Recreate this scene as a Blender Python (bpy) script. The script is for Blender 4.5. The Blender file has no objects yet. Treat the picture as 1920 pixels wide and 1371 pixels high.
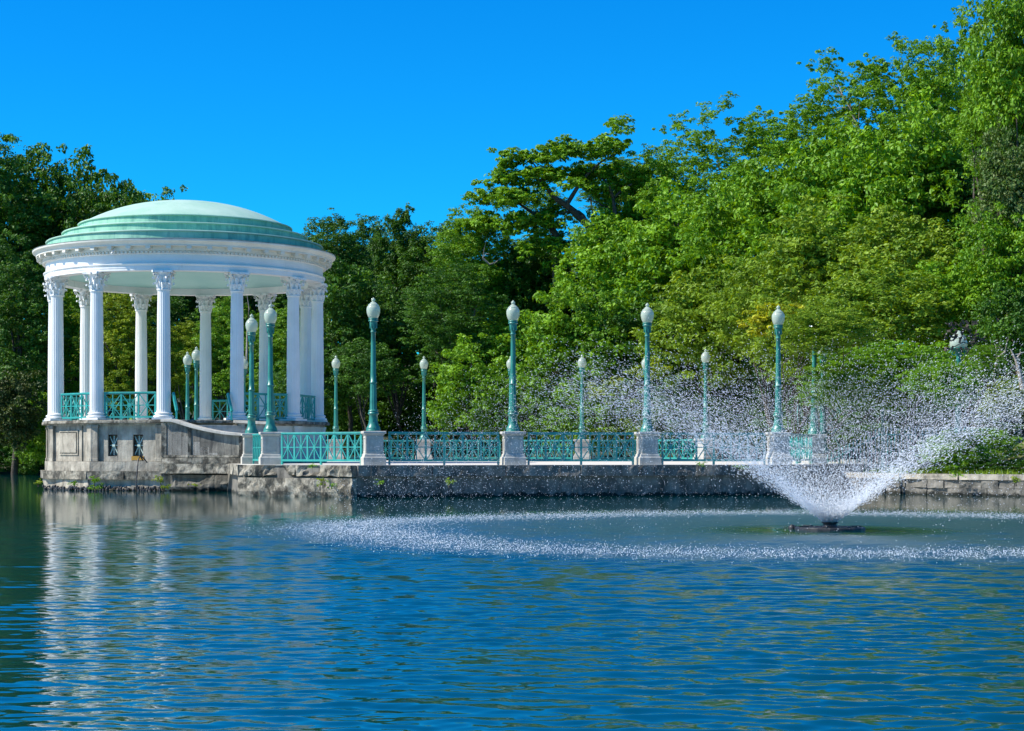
import bpy, bmesh, math, random
import numpy as np
from mathutils import Vector, Matrix
R = math.radians
random.seed(7)
scene = bpy.context.scene
COL = scene.collection

# ------------------------------------------------------------------ camera, sky, sun, exposure
EYE = 1.18            # metres above the water
F = 3400.0            # focal length in pixels of the 1920 px wide photograph
cam_d = bpy.data.cameras.new('camera')
cam_d.sensor_width = 36.0
cam_d.lens = F / 1920 * 36.0
cam_d.shift_y = 165.5 / 1920
cam_d.clip_start = 0.1
cam_d.clip_end = 3000
cam = bpy.data.objects.new('camera', cam_d)
COL.objects.link(cam)
cam.location = (0, 0, EYE)
cam.rotation_euler = (R(90), 0, 0)
scene.camera = cam

SUN_EL = R(45)
sx, sy = -0.98, -0.20          # horizontal direction towards the sun
world = bpy.data.worlds.new('World')
scene.world = world
world.use_nodes = True
nt = world.node_tree
for n in list(nt.nodes):
    nt.nodes.remove(n)
sky = nt.nodes.new('ShaderNodeTexSky')
sky.sky_type = 'NISHITA'
sky.sun_disc = False
sky.sun_elevation = SUN_EL
sky.sun_rotation = math.atan2(sx, sy)
sky.altitude = 200
sky.air_density = 1.0
sky.dust_density = 0.1
sky.ozone_density = 3.0
hs = nt.nodes.new('ShaderNodeHueSaturation')
hs.inputs['Hue'].default_value = 0.492
hs.inputs['Saturation'].default_value = 1.45
hs.inputs['Value'].default_value = 1.0
bg = nt.nodes.new('ShaderNodeBackground')
bg.inputs['Strength'].default_value = 0.108
wo = nt.nodes.new('ShaderNodeOutputWorld')
nt.links.new(sky.outputs[0], hs.inputs['Color'])
tn = nt.nodes.new('ShaderNodeMixRGB'); tn.blend_type = 'MULTIPLY'; tn.inputs['Fac'].default_value = 1.0
tn.inputs['Color2'].default_value = (0.05, 0.78, 1.18, 1)
nt.links.new(hs.outputs[0], tn.inputs['Color1'])
nt.links.new(tn.outputs[0], bg.inputs['Color'])
nt.links.new(bg.outputs[0], wo.inputs['Surface'])

sun_d = bpy.data.lights.new('sun', 'SUN')
sun_d.energy = 5.0
sun_d.angle = R(0.5)
sun_d.color = (1.0, 0.95, 0.86)
sun = bpy.data.objects.new('sun', sun_d)
COL.objects.link(sun)
sd = Vector((sx * math.cos(SUN_EL), sy * math.cos(SUN_EL), math.sin(SUN_EL)))
sun.rotation_euler = sd.to_track_quat('Z', 'Y').to_euler()
sun.location = (-40, 0, 60)

scene.view_settings.view_transform = 'Standard'
scene.view_settings.look = 'None'
scene.view_settings.exposure = 0.58
scene.view_settings.gamma = 1.0
scene.view_settings.use_curve_mapping = False
scene.render.engine = 'CYCLES'
scene.cycles.max_bounces = 6
scene.cycles.transparent_max_bounces = 8

# ------------------------------------------------------------------ helpers
def px(x, y, d):
    """a point of the photograph (1920 px wide) at the depth d, in metres"""
    return ((x - 960) / F * d, d, EYE + (851 - y) / F * d)

def tag(o, label=None, cat=None, group=None, kind=None):
    if label: o['label'] = label
    if cat: o['category'] = cat
    if group: o['group'] = group
    if kind: o['kind'] = kind
    return o

def empty(name, loc=(0, 0, 0), rz=0.0, parent=None):
    o = bpy.data.objects.new(name, None)
    COL.objects.link(o)
    o.location = loc
    o.rotation_euler = (0, 0, rz)
    o.empty_display_size = 0.2
    if parent: o.parent = parent
    return o

def link(name, me, parent=None, loc=None, rz=None, rot=None):
    o = bpy.data.objects.new(name, me)
    COL.objects.link(o)
    if parent: o.parent = parent
    if loc is not None: o.location = loc
    if rz is not None: o.rotation_euler = (0, 0, rz)
    if rot is not None: o.rotation_euler = rot
    return o

def copy_tree(o, parent=None):
    c = o.copy()
    COL.objects.link(c)
    c.parent = parent
    for ch in o.children:
        copy_tree(ch, c)
    return c

class MB:
    def __init__(s):
        s.v = []; s.f = []; s.sm = []
    def add(s, vs, fs, smooth=False):
        n = len(s.v)
        s.v.extend([tuple(p) for p in vs])
        for f in fs:
            s.f.append(tuple(i + n for i in f)); s.sm.append(smooth)
    def box(s, c, size, rz=0.0, M=None):
        hx, hy, hz = size[0] / 2, size[1] / 2, size[2] / 2
        co, si = math.cos(rz), math.sin(rz)
        vs = []
        for z in (-hz, hz):
            for x, y in ((-hx, -hy), (hx, -hy), (hx, hy), (-hx, hy)):
                if M is not None:
                    p = M @ Vector((x, y, z)); vs.append((c[0] + p.x, c[1] + p.y, c[2] + p.z))
                else:
                    vs.append((c[0] + x * co - y * si, c[1] + x * si + y * co, c[2] + z))
        s.add(vs, [(0, 3, 2, 1), (4, 5, 6, 7), (0, 1, 5, 4), (1, 2, 6, 5), (2, 3, 7, 6), (3, 0, 4, 7)])
    def bar(s, a, b, w, h=None, n=4):
        a = Vector(a); b = Vector(b); d = b - a; L = d.length
        M = d.to_track_quat('Z', 'Y').to_matrix()
        h = h or w
        if n == 4:
            c = (a + b) / 2
            s.box(c, (w, h, L), M=M)
        else:
            s.tube([a, b], [w / 2, w / 2], n)
    def tube(s, pts, rad, n=8, cap=True, smooth=True):
        pts = [Vector(p) for p in pts]
        rings = []
        up = Vector((0, 0, 1))
        for i, p in enumerate(pts):
            d = (pts[min(i + 1, len(pts) - 1)] - pts[max(i - 1, 0)]).normalized()
            q = d.to_track_quat('Z', 'Y')
            r = rad[i] if isinstance(rad, (list, tuple)) else rad
            rings.append([p + q @ Vector((math.cos(2 * math.pi * k / n) * r, math.sin(2 * math.pi * k / n) * r, 0)) for k in range(n)])
        vs = [q for rg in rings for q in rg]
        fs = []
        for i in range(len(pts) - 1):
            for k in range(n):
                a = i * n + k; b = i * n + (k + 1) % n
                fs.append((a, b, b + n, a + n))
        s.add(vs, fs, smooth)
        if cap:
            s.add([v for v in rings[0]], [tuple(reversed(range(n)))])
            s.add([v for v in rings[-1]], [tuple(range(n))])
    def lathe(s, prof, n=32, c=(0, 0, 0), phase=0.0, smooth=True, cap=True, flute=None, a0=0.0, a1=2 * math.pi):
        """prof: list of (r, z)."""
        full = abs(a1 - a0 - 2 * math.pi) < 1e-6
        m = n if full else n + 1
        vs = []
        for r, z in prof:
            for k in range(m):
                a = a0 + phase + (a1 - a0) * k / n
                rr = r * (flute(k, n, z) if flute else 1.0)
                vs.append((c[0] + rr * math.cos(a), c[1] + rr * math.sin(a), c[2] + z))
        fs = []
        for i in range(len(prof) - 1):
            for k in range(n):
                a = i * m + k; b = i * m + (k + 1) % m
                fs.append((a, b, b + m, a + m))
        s.add(vs, fs, smooth)
        if cap and full:
            if prof[0][0] > 1e-4: s.add(vs[:m], [tuple(reversed(range(m)))])
            if prof[-1][0] > 1e-4: s.add(vs[-m:], [tuple(range(m))])
    def prism(s, poly, z0, z1):
        n = len(poly)
        area = sum(poly[i][0] * poly[(i + 1) % n][1] - poly[(i + 1) % n][0] * poly[i][1] for i in range(n))
        if area < 0: poly = list(reversed(poly))
        vs = [(x, y, z0) for x, y in poly] + [(x, y, z1) for x, y in poly]
        fs = [tuple(reversed(range(n))), tuple(range(n, 2 * n))]
        for i in range(n):
            j = (i + 1) % n
            fs.append((i, j, j + n, i + n))
        s.add(vs, fs)
    def mesh(s, name, mat, autosmooth=False):
        me = bpy.data.meshes.new(name)
        me.from_pydata(s.v, [], s.f)
        me.polygons.foreach_set('use_smooth', s.sm)
        if mat: me.materials.append(mat)
        me.update()
        return me
    def build(s, name, mat, parent=None, loc=None, rz=None, bevel=0.0):
        o = link(name, s.mesh(name, mat), parent, loc, rz)
        if bevel:
            m = o.modifiers.new('bevel', 'BEVEL'); m.width = bevel; m.segments = 2; m.limit_method = 'ANGLE'; m.angle_limit = R(40)
        return o

def smoothstep(a, b, x):
    t = np.clip((x - a) / (b - a), 0, 1)
    return t * t * (3 - 2 * t)

def fast_mesh(name, verts, faces, mat, smooth=False, attrs=None):
    """verts (n,3), faces (m,k) numpy"""
    me = bpy.data.meshes.new(name)
    nv, (nf, k) = len(verts), faces.shape
    me.vertices.add(nv); me.vertices.foreach_set('co', np.ascontiguousarray(verts, dtype=np.float32).ravel())
    me.loops.add(nf * k); me.loops.foreach_set('vertex_index', np.ascontiguousarray(faces, dtype=np.int32).ravel())
    me.polygons.add(nf)
    me.polygons.foreach_set('loop_start', np.arange(0, nf * k, k, dtype=np.int32))
    try: me.polygons.foreach_set('loop_total', np.full(nf, k, dtype=np.int32))
    except Exception: pass
    me.polygons.foreach_set('use_smooth', np.full(nf, smooth))
    if attrs:
        for an, arr in attrs.items():
            a = me.attributes.new(an, 'FLOAT', 'POINT'); a.data.foreach_set('value', arr.astype(np.float32))
    if mat: me.materials.append(mat)
    me.update(calc_edges=True)
    return me

# value noise for displacement
_rs = np.random.RandomState(3)
_LAT = _rs.rand(64, 64, 64).astype(np.float32)
def vnoise(p):
    p = np.asarray(p, dtype=np.float64)
    i = np.floor(p).astype(int); f = p - i; f = f * f * (3 - 2 * f)
    out = 0
    for dx in (0, 1):
        for dy in (0, 1):
            for dz in (0, 1):
                w = (f[..., 0] if dx else 1 - f[..., 0]) * (f[..., 1] if dy else 1 - f[..., 1]) * (f[..., 2] if dz else 1 - f[..., 2])
                out = out + w * _LAT[(i[..., 0] + dx) % 64, (i[..., 1] + dy) % 64, (i[..., 2] + dz) % 64]
    return out * 2 - 1

# ------------------------------------------------------------------ materials
def new_mat(name):
    m = bpy.data.materials.new(name); m.use_nodes = True
    n = m.node_tree
    b = n.nodes.get('Principled BSDF')
    return m, n, b

def N(n, t, **kw):
    x = n.nodes.new(t)
    for k, v in kw.items():
        try: x.inputs[k.replace('_', ' ')].default_value = v
        except Exception: setattr(x, k, v)
    return x

def surf_mat(name, c1, c2, rough=0.6, scale=3.0, stain=None, stain_amt=0.0, stain_scale=(6, 6, 0.8), bump=0.2, bump_scale=25.0, thr=(0.45, 0.7), speck=None, metallic=0.0, wet=None):
    """procedural paint, stone or metal: two tones by noise, drip stains stretched along Z, fine relief"""
    m, n, b = new_mat(name)
    tc = n.nodes.new('ShaderNodeTexCoord')
    geo = n.nodes.new('ShaderNodeNewGeometry')
    no = N(n, 'ShaderNodeTexNoise', Scale=scale, Detail=8.0, Roughness=0.62)
    n.links.new(geo.outputs['Position'], no.inputs['Vector'])
    r = n.nodes.new('ShaderNodeValToRGB'); r.color_ramp.elements[0].position = 0.35; r.color_ramp.elements[1].position = 0.68
    r.color_ramp.elements[0].color = (*c1, 1); r.color_ramp.elements[1].color = (*c2, 1)
    n.links.new(no.outputs['Fac'], r.inputs['Fac'])
    out = r.outputs['Color']
    if stain is not None:
        mp = n.nodes.new('ShaderNodeMapping'); mp.inputs['Scale'].default_value = stain_scale
        n.links.new(geo.outputs['Position'], mp.inputs['Vector'])
        ns = N(n, 'ShaderNodeTexNoise', Scale=1.0, Detail=9.0, Roughness=0.68)
        n.links.new(mp.outputs[0], ns.inputs['Vector'])
        rs = n.nodes.new('ShaderNodeValToRGB'); rs.color_ramp.elements[0].position = thr[0]; rs.color_ramp.elements[1].position = thr[1]
        rs.color_ramp.elements[0].color = (0, 0, 0, 1); rs.color_ramp.elements[1].color = (stain_amt,) * 3 + (1,)
        n.links.new(ns.outputs['Fac'], rs.inputs['Fac'])
        mx = n.nodes.new('ShaderNodeMixRGB'); mx.inputs['Color2'].default_value = (*stain, 1)
        n.links.new(rs.outputs['Color'], mx.inputs['Fac']); n.links.new(out, mx.inputs['Color1'])
        out = mx.outputs[0]
    if speck is not None:
        ns = N(n, 'ShaderNodeTexNoise', Scale=speck[1], Detail=4.0, Roughness=0.7)
        n.links.new(geo.outputs['Position'], ns.inputs['Vector'])
        rs = n.nodes.new('ShaderNodeValToRGB'); rs.color_ramp.elements[0].position = speck[2]; rs.color_ramp.elements[1].position = speck[2] + 0.06
        n.links.new(ns.outputs['Fac'], rs.inputs['Fac'])
        mx = n.nodes.new('ShaderNodeMixRGB'); mx.inputs['Color2'].default_value = (*speck[0], 1)
        n.links.new(rs.outputs['Color'], mx.inputs['Fac']); n.links.new(out, mx.inputs['Color1'])
        out = mx.outputs[0]
    if wet is not None:                              # algae and tide line: a band of growth above the water
        sp = n.nodes.new('ShaderNodeSeparateXYZ'); n.links.new(geo.outputs['Position'], sp.inputs[0])
        nw = N(n, 'ShaderNodeTexNoise', Scale=5.0, Detail=6.0); n.links.new(geo.outputs['Position'], nw.inputs['Vector'])
        ma = n.nodes.new('ShaderNodeMath'); ma.operation = 'MULTIPLY_ADD'; ma.inputs[1].default_value = -0.35
        n.links.new(nw.outputs['Fac'], ma.inputs[0]); n.links.new(sp.outputs['Z'], ma.inputs[2])
        mr = n.nodes.new('ShaderNodeMapRange'); mr.inputs['From Min'].default_value = -0.13; mr.inputs['From Max'].default_value = -0.07
        mr.inputs['To Min'].default_value = 1; mr.inputs['To Max'].default_value = 0
        n.links.new(ma.outputs[0], mr.inputs['Value'])
        mx = n.nodes.new('ShaderNodeMixRGB'); mx.inputs['Color2'].default_value = (*wet, 1)
        n.links.new(mr.outputs[0], mx.inputs['Fac']); n.links.new(out, mx.inputs['Color1'])
        out = mx.outputs[0]
    n.links.new(out, b.inputs['Base Color'])
    b.inputs['Roughness'].default_value = rough
    b.inputs['Metallic'].default_value = metallic
    if bump:
        nb = N(n, 'ShaderNodeTexNoise', Scale=bump_scale, Detail=6.0, Roughness=0.6)
        n.links.new(geo.outputs['Position'], nb.inputs['Vector'])
        bm = N(n, 'ShaderNodeBump', Strength=bump, Distance=0.02)
        n.links.new(nb.outputs['Fac'], bm.inputs['Height']); n.links.new(bm.outputs[0], b.inputs['Normal'])
    return m

M = {}
M['white'] = surf_mat('white_paint', (0.72, 0.71, 0.67), (0.80, 0.79, 0.76), 0.5, 1.5, (0.30, 0.28, 0.22), 0.5, (9, 9, 0.9), 0.08, 30, (0.58, 0.8))
M['cream'] = surf_mat('cream_paint', (0.66, 0.62, 0.52), (0.76, 0.73, 0.64), 0.55, 1.5, (0.35, 0.30, 0.20), 0.4, (7, 7, 1.0), 0.08, 30, (0.55, 0.8))
M['ceiling'] = surf_mat('pale_teal_ceiling_paint', (0.34, 0.60, 0.55), (0.42, 0.66, 0.60), 0.6, 1.0, None, 0, bump=0.05)
M['copper'] = surf_mat('green_copper', (0.20, 0.46, 0.31), (0.34, 0.60, 0.44), 0.65, 1.2, (0.04, 0.20, 0.16), 0.75, (5, 5, 1.0), 0.25, 8, (0.47, 0.72))
M['copper_dome'] = surf_mat('pale_green_copper', (0.31, 0.51, 0.38), (0.44, 0.61, 0.49), 0.6, 0.8, (0.22, 0.42, 0.34), 0.6, (1.6, 1.6, 2.0), 0.2, 6, (0.52, 0.75))
M['teal'] = surf_mat('teal_paint', (0.018, 0.25, 0.22), (0.03, 0.34, 0.30), 0.4, 4.0, (0.05, 0.13, 0.09), 0.5, (14, 14, 3), 0.06, 60, (0.55, 0.8))
M['teal_iron'] = surf_mat('teal_painted_iron', (0.018, 0.155, 0.120), (0.040, 0.225, 0.175), 0.35, 3.0, (0.20, 0.30, 0.16), 0.5, (18, 18, 5), 0.08, 60, (0.58, 0.78))
M['stone'] = surf_mat('pale_stone', (0.36, 0.345, 0.30), (0.52, 0.50, 0.44), 0.8, 4.0, (0.22, 0.20, 0.16), 0.55, (8, 8, 1.5), 0.3, 40, (0.5, 0.75))
M['concrete'] = surf_mat('weathered_concrete', (0.25, 0.22, 0.17), (0.52, 0.47, 0.37), 0.9, 2.2, (0.05, 0.05, 0.04), 0.8, (4.5, 4.5, 0.9), 0.6, 18, (0.46, 0.72), wet=(0.012, 0.014, 0.008))
M['concrete_dark'] = surf_mat('stained_shade_concrete', (0.10, 0.095, 0.08), (0.26, 0.24, 0.20), 0.9, 2.0, (0.025, 0.025, 0.02), 0.85, (3.5, 3.5, 1.1), 0.8, 14, (0.42, 0.68), wet=(0.010, 0.012, 0.008))  # stain streaks, with shade put into the darker base tone
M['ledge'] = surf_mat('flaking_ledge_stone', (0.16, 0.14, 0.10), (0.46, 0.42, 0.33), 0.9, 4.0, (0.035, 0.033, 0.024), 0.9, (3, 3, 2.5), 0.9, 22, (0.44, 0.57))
M['deck'] = surf_mat('pale_deck', (0.55, 0.51, 0.43), (0.68, 0.64, 0.55), 0.85, 1.0, (0.3, 0.28, 0.22), 0.3, (2, 2, 2), 0.2, 30, (0.5, 0.8))
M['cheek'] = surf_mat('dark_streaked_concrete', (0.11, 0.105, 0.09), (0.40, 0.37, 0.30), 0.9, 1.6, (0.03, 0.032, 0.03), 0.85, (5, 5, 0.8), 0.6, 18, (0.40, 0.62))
M['rust'] = surf_mat('ochre_stain', (0.30, 0.16, 0.02), (0.45, 0.27, 0.05), 0.9, 6, None, 0, bump=0.3)
M['black'] = surf_mat('black_rubber', (0.012, 0.012, 0.013), (0.03, 0.03, 0.03), 0.5, 8, None, 0, bump=0.3)
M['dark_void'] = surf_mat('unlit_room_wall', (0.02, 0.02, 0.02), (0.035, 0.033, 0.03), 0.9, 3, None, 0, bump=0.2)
M['bark'] = surf_mat('grey_brown_bark', (0.045, 0.036, 0.027), (0.12, 0.10, 0.075), 0.95, 7, (0.02, 0.018, 0.012), 0.7, (12, 12, 2), 0.8, 20)
M['bark_pale'] = surf_mat('pale_dead_bark', (0.22, 0.19, 0.15), (0.38, 0.34, 0.28), 0.95, 7, (0.1, 0.08, 0.06), 0.5, (12, 12, 2), 0.6, 20)
M['ground'] = surf_mat('earth_and_grass', (0.018, 0.026, 0.008), (0.05, 0.07, 0.018), 0.95, 0.7, (0.05, 0.038, 0.02), 0.7, (0.5, 0.5, 0.5), 0.8, 6)
M['lawn'] = surf_mat('dry_lawn', (0.12, 0.15, 0.03), (0.30, 0.25, 0.11), 0.95, 1.2, (0.05, 0.09, 0.02), 0.7, (0.8, 0.8, 0.8), 0.6, 20)
M['bench'] = surf_mat('pale_wood', (0.62, 0.55, 0.44), (0.75, 0.69, 0.58), 0.7, 8, None, 0, bump=0.1)

def globe_mat():
    m, n, b = new_mat('frosted_globe')
    b.inputs['Base Color'].default_value = (0.50, 0.57, 0.46, 1)
    b.inputs['Roughness'].default_value = 0.18
    b.inputs['Coat Weight'].default_value = 0.4
    tr = n.nodes.new('ShaderNodeBsdfTranslucent'); tr.inputs['Color'].default_value = (0.70, 0.78, 0.64, 1)
    mx = n.nodes.new('ShaderNodeMixShader'); mx.inputs[0].default_value = 0.35
    no = N(n, 'ShaderNodeTexNoise', Scale=6.0, Detail=3.0)
    geo = n.nodes.new('ShaderNodeNewGeometry'); n.links.new(geo.outputs['Position'], no.inputs['Vector'])
    mr = n.nodes.new('ShaderNodeMapRange'); mr.inputs['To Min'].default_value = 0.06; mr.inputs['To Max'].default_value = 0.22
    n.links.new(no.outputs['Fac'], mr.inputs['Value']); n.links.new(mr.outputs[0], b.inputs['Roughness'])
    out = n.nodes['Material Output']
    n.links.new(b.outputs[0], mx.inputs[1]); n.links.new(tr.outputs[0], mx.inputs[2]); n.links.new(mx.outputs[0], out.inputs['Surface'])
    return m
M['globe'] = globe_mat()

def leaf_mat(name, dark, mid, light, trans=0.26):
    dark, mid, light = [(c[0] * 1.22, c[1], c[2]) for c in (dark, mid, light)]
    m, n, b = new_mat(name)
    at = n.nodes.new('ShaderNodeAttribute'); at.attribute_name = 'leaf_tint'
    r = n.nodes.new('ShaderNodeValToRGB')
    r.color_ramp.elements[0].color = (*dark, 1); r.color_ramp.elements[1].color = (*light, 1)
    e = r.color_ramp.elements.new(0.5); e.color = (*mid, 1)
    n.links.new(at.outputs['Fac'], r.inputs['Fac'])
    n.links.new(r.outputs[0], b.inputs['Base Color'])
    b.inputs['Roughness'].default_value = 0.5
    b.inputs['Specular IOR Level'].default_value = 0.3
    tr = n.nodes.new('ShaderNodeBsdfTranslucent')
    hv = n.nodes.new('ShaderNodeHueSaturation'); hv.inputs['Hue'].default_value = 0.475; hv.inputs['Value'].default_value = 1.5; hv.inputs['Saturation'].default_value = 1.1
    n.links.new(r.outputs[0], hv.inputs['Color']); n.links.new(hv.outputs[0], tr.inputs['Color'])
    mx = n.nodes.new('ShaderNodeMixShader'); mx.inputs[0].default_value = trans
    out = n.nodes['Material Output']
    n.links.new(b.outputs[0], mx.inputs[1]); n.links.new(tr.outputs[0], mx.inputs[2]); n.links.new(mx.outputs[0], out.inputs['Surface'])
    return m
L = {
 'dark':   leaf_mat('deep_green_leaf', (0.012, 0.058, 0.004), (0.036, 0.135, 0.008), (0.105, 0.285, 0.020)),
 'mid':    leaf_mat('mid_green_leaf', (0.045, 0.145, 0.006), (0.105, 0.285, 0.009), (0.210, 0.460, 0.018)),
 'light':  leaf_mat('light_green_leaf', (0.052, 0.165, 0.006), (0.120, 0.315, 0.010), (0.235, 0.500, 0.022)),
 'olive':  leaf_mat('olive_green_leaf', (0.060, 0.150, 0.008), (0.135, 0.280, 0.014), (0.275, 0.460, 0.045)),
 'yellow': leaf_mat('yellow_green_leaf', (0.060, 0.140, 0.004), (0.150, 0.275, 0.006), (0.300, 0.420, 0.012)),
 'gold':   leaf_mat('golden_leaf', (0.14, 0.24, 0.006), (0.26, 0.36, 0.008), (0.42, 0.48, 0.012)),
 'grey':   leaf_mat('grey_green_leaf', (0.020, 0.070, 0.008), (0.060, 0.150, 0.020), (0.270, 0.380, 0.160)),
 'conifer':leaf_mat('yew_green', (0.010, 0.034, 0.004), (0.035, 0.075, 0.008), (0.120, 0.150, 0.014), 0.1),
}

def water_mat():
    m, n, b = new_mat('pond_water')
    geo = n.nodes.new('ShaderNodeNewGeometry')
    no = N(n, 'ShaderNodeTexNoise', Scale=0.12, Detail=3.0)
    n.links.new(geo.outputs['Position'], no.inputs['Vector'])
    r = n.nodes.new('ShaderNodeValToRGB')
    r.color_ramp.elements[0].color = (0.001, 0.036, 0.020, 1); r.color_ramp.elements[1].color = (0.001, 0.050, 0.060, 1)
    n.links.new(no.outputs['Fac'], r.inputs['Fac']); n.links.new(r.outputs[0], b.inputs['Base Color'])
    at = n.nodes.new('ShaderNodeAttribute'); at.attribute_name = 'ripple'; n.links.new(at.outputs['Fac'], b.inputs['Roughness'])
    b.inputs['IOR'].default_value = 3.3
    mp = n.nodes.new('ShaderNodeMapping'); mp.inputs['Scale'].default_value = (0.6, 1.0, 1.0)
    n.links.new(geo.outputs['Position'], mp.inputs['Vector'])
    nb = N(n, 'ShaderNodeTexNoise', Scale=11.0, Detail=3.0, Roughness=0.5)
    n.links.new(mp.outputs[0], nb.inputs['Vector'])
    bm = N(n, 'ShaderNodeBump', Strength=0.2, Distance=0.006)
    n.links.new(nb.outputs['Fac'], bm.inputs['Height']); n.links.new(bm.outputs[0], b.inputs['Normal'])
    return m
M['water'] = water_mat()

def drop_mat():
    m, n, b = new_mat('water_drops')
    b.inputs['Base Color'].default_value = (0.90, 0.93, 0.95, 1)
    b.inputs['Roughness'].default_value = 0.55
    tr = n.nodes.new('ShaderNodeBsdfTranslucent'); tr.inputs['Color'].default_value = (0.95, 0.96, 0.97, 1)
    mx = n.nodes.new('ShaderNodeMixShader'); mx.inputs[0].default_value = 0.5
    out = n.nodes['Material Output']
    n.links.new(b.outputs[0], mx.inputs[1]); n.links.new(tr.outputs[0], mx.inputs[2]); n.links.new(mx.outputs[0], out.inputs['Surface'])
    return m
M['drops'] = drop_mat()

# ------------------------------------------------------------------ fountain position (used by the waves)
FD = 28.0
FX = (1556 - 960) / F * FD

# ------------------------------------------------------------------ water: one sheet, real ripples where the camera looks
def build_water():
    ys = [6.6]
    while ys[-1] < 62:
        y = ys[-1]
        ys.append(y + (0.022 if y < 12 else 0.022 + (y - 12) * 0.0036))
    ys = np.array(ys); ncol = 400
    u = np.linspace(-1, 1, ncol)
    half = ys * 0.2824 * 1.12 + 0.6
    X = u[None, :] * half[:, None]; Y = np.repeat(ys[:, None], ncol, 1)
    dy = np.gradient(ys)[:, None]; dx = (2 * half / ncol)[:, None]
    sp = np.maximum(dy, dx)
    rs = np.random.RandomState(11)
    Z = np.zeros_like(X)
    # patches of stronger and weaker ripple
    patch = vnoise(np.stack([X * 0.16 + 5, Y * 0.10, np.zeros_like(X)], -1))
    patch2 = vnoise(np.stack([X * 0.55 + 15, Y * 0.30, np.zeros_like(X) + 3], -1))
    rr = np.hypot(X - FX, Y - FD)
    calm = 0.03 + 0.97 * smoothstep(47, 20, Y)
    left = smoothstep(-3.0, -0.5, X / (Y / 10.0))
    calm = calm * (0.43 + 0.57 * left)
    ring = np.exp(-((rr - 7.0) / 2.6) ** 2)
    amp = calm * (0.85 + 0.45 * patch + 0.25 * patch2) + 0.75 * ring
    amp = np.clip(amp, 0.035, 1.9)
    unres = np.zeros_like(X)
    for i in range(110):
        lam = 0.085 * (0.60 / 0.085) ** (rs.rand() ** 1.15)
        th = rs.normal(0, 0.40) + (math.pi if rs.rand() < 0.3 else 0)
        k = 2 * math.pi / lam
        slope = 0.0225 * (1.2 if lam < 0.35 else 0.7)
        a = slope / k
        fade = smoothstep(2.5, 5.0, lam / sp)
        unres += slope ** 2 / 2 * (1 - fade) ** 2
        # waver the phase so that crests are short and uneven
        ph = rs.rand() * 6.28
        Z += a * fade * np.sin(k * (X * math.sin(th) + Y * math.cos(th)) + ph + 1.3 * patch2 * (1 if i % 2 else -1))
    Z *= amp
    inner = np.exp(-np.clip((rr - 7.2) / 2.0, 0, None) ** 2)
    var = unres * amp ** 2 + 0.026 * inner * smoothstep(0.6, 2.5, rr)
    rough = np.clip(np.sqrt(0.09 * np.sqrt(unres) * amp) + 0.19 * inner * smoothstep(0.6, 2.5, rr), 0.015, 0.40)
    # ripples running out from the fountain
    Z += 0.0025 * np.sin(rr * 2 * math.pi / 0.42) * np.exp(-((rr - 2.2) / 1.8) ** 2)
    # edge fade
    e = np.minimum(1 - np.abs(u)[None, :], 1) * 12
    Z *= np.clip(e, 0, 1)
    Z[0] *= 0; Z[-1] *= 0; Z[:, 0] = 0; Z[:, -1] = 0
    nr = len(ys)
    V = np.stack([X, Y, Z], -1).reshape(-1, 3)
    idx = np.arange(nr * ncol).reshape(nr, ncol)
    Fc = np.stack([idx[:-1, :-1], idx[:-1, 1:], idx[1:, 1:], idx[1:, :-1]], -1).reshape(-1, 4)
    base = nr * ncol
    extra = []; ef = []
    # side strips
    for side, c in ((-1, 0), (1, ncol - 1)):
        st = base + len(extra)
        for y in ys: extra.append((side * 420.0, y, 0))
        for r in range(nr - 1):
            if side < 0: ef.append((st + r, idx[r, 0], idx[r + 1, 0], st + r + 1))
            else: ef.append((idx[r, c], st + r, st + r + 1, idx[r + 1, c]))
    lst = base; rst = base + nr
    # near and far strips
    for row, yv, far in ((0, -120.0, False), (nr - 1, 700.0, True)):
        st = base + len(extra)
        cols = [lst + row] + list(idx[row]) + [rst + row]
        allv = list(V) + extra
        for ci in cols:
            p = allv[ci] if ci < len(allv) else extra[ci - base]
            extra.append((p[0], yv, 0))
        for k in range(len(cols) - 1):
            if far: ef.append((cols[k], cols[k + 1], st + k + 1, st + k))
            else: ef.append((st + k, st + k + 1, cols[k + 1], cols[k]))
    V = np.concatenate([V, np.array(extra)]); Fc = np.concatenate([Fc, np.array(ef)])
    o = link('water', fast_mesh('water', V, Fc, M['water'], smooth=True, attrs={'ripple': np.concatenate([rough.ravel(), np.full(len(V) - rough.size, 0.22)])}))
    tag(o, kind='structure')
build_water()

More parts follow.
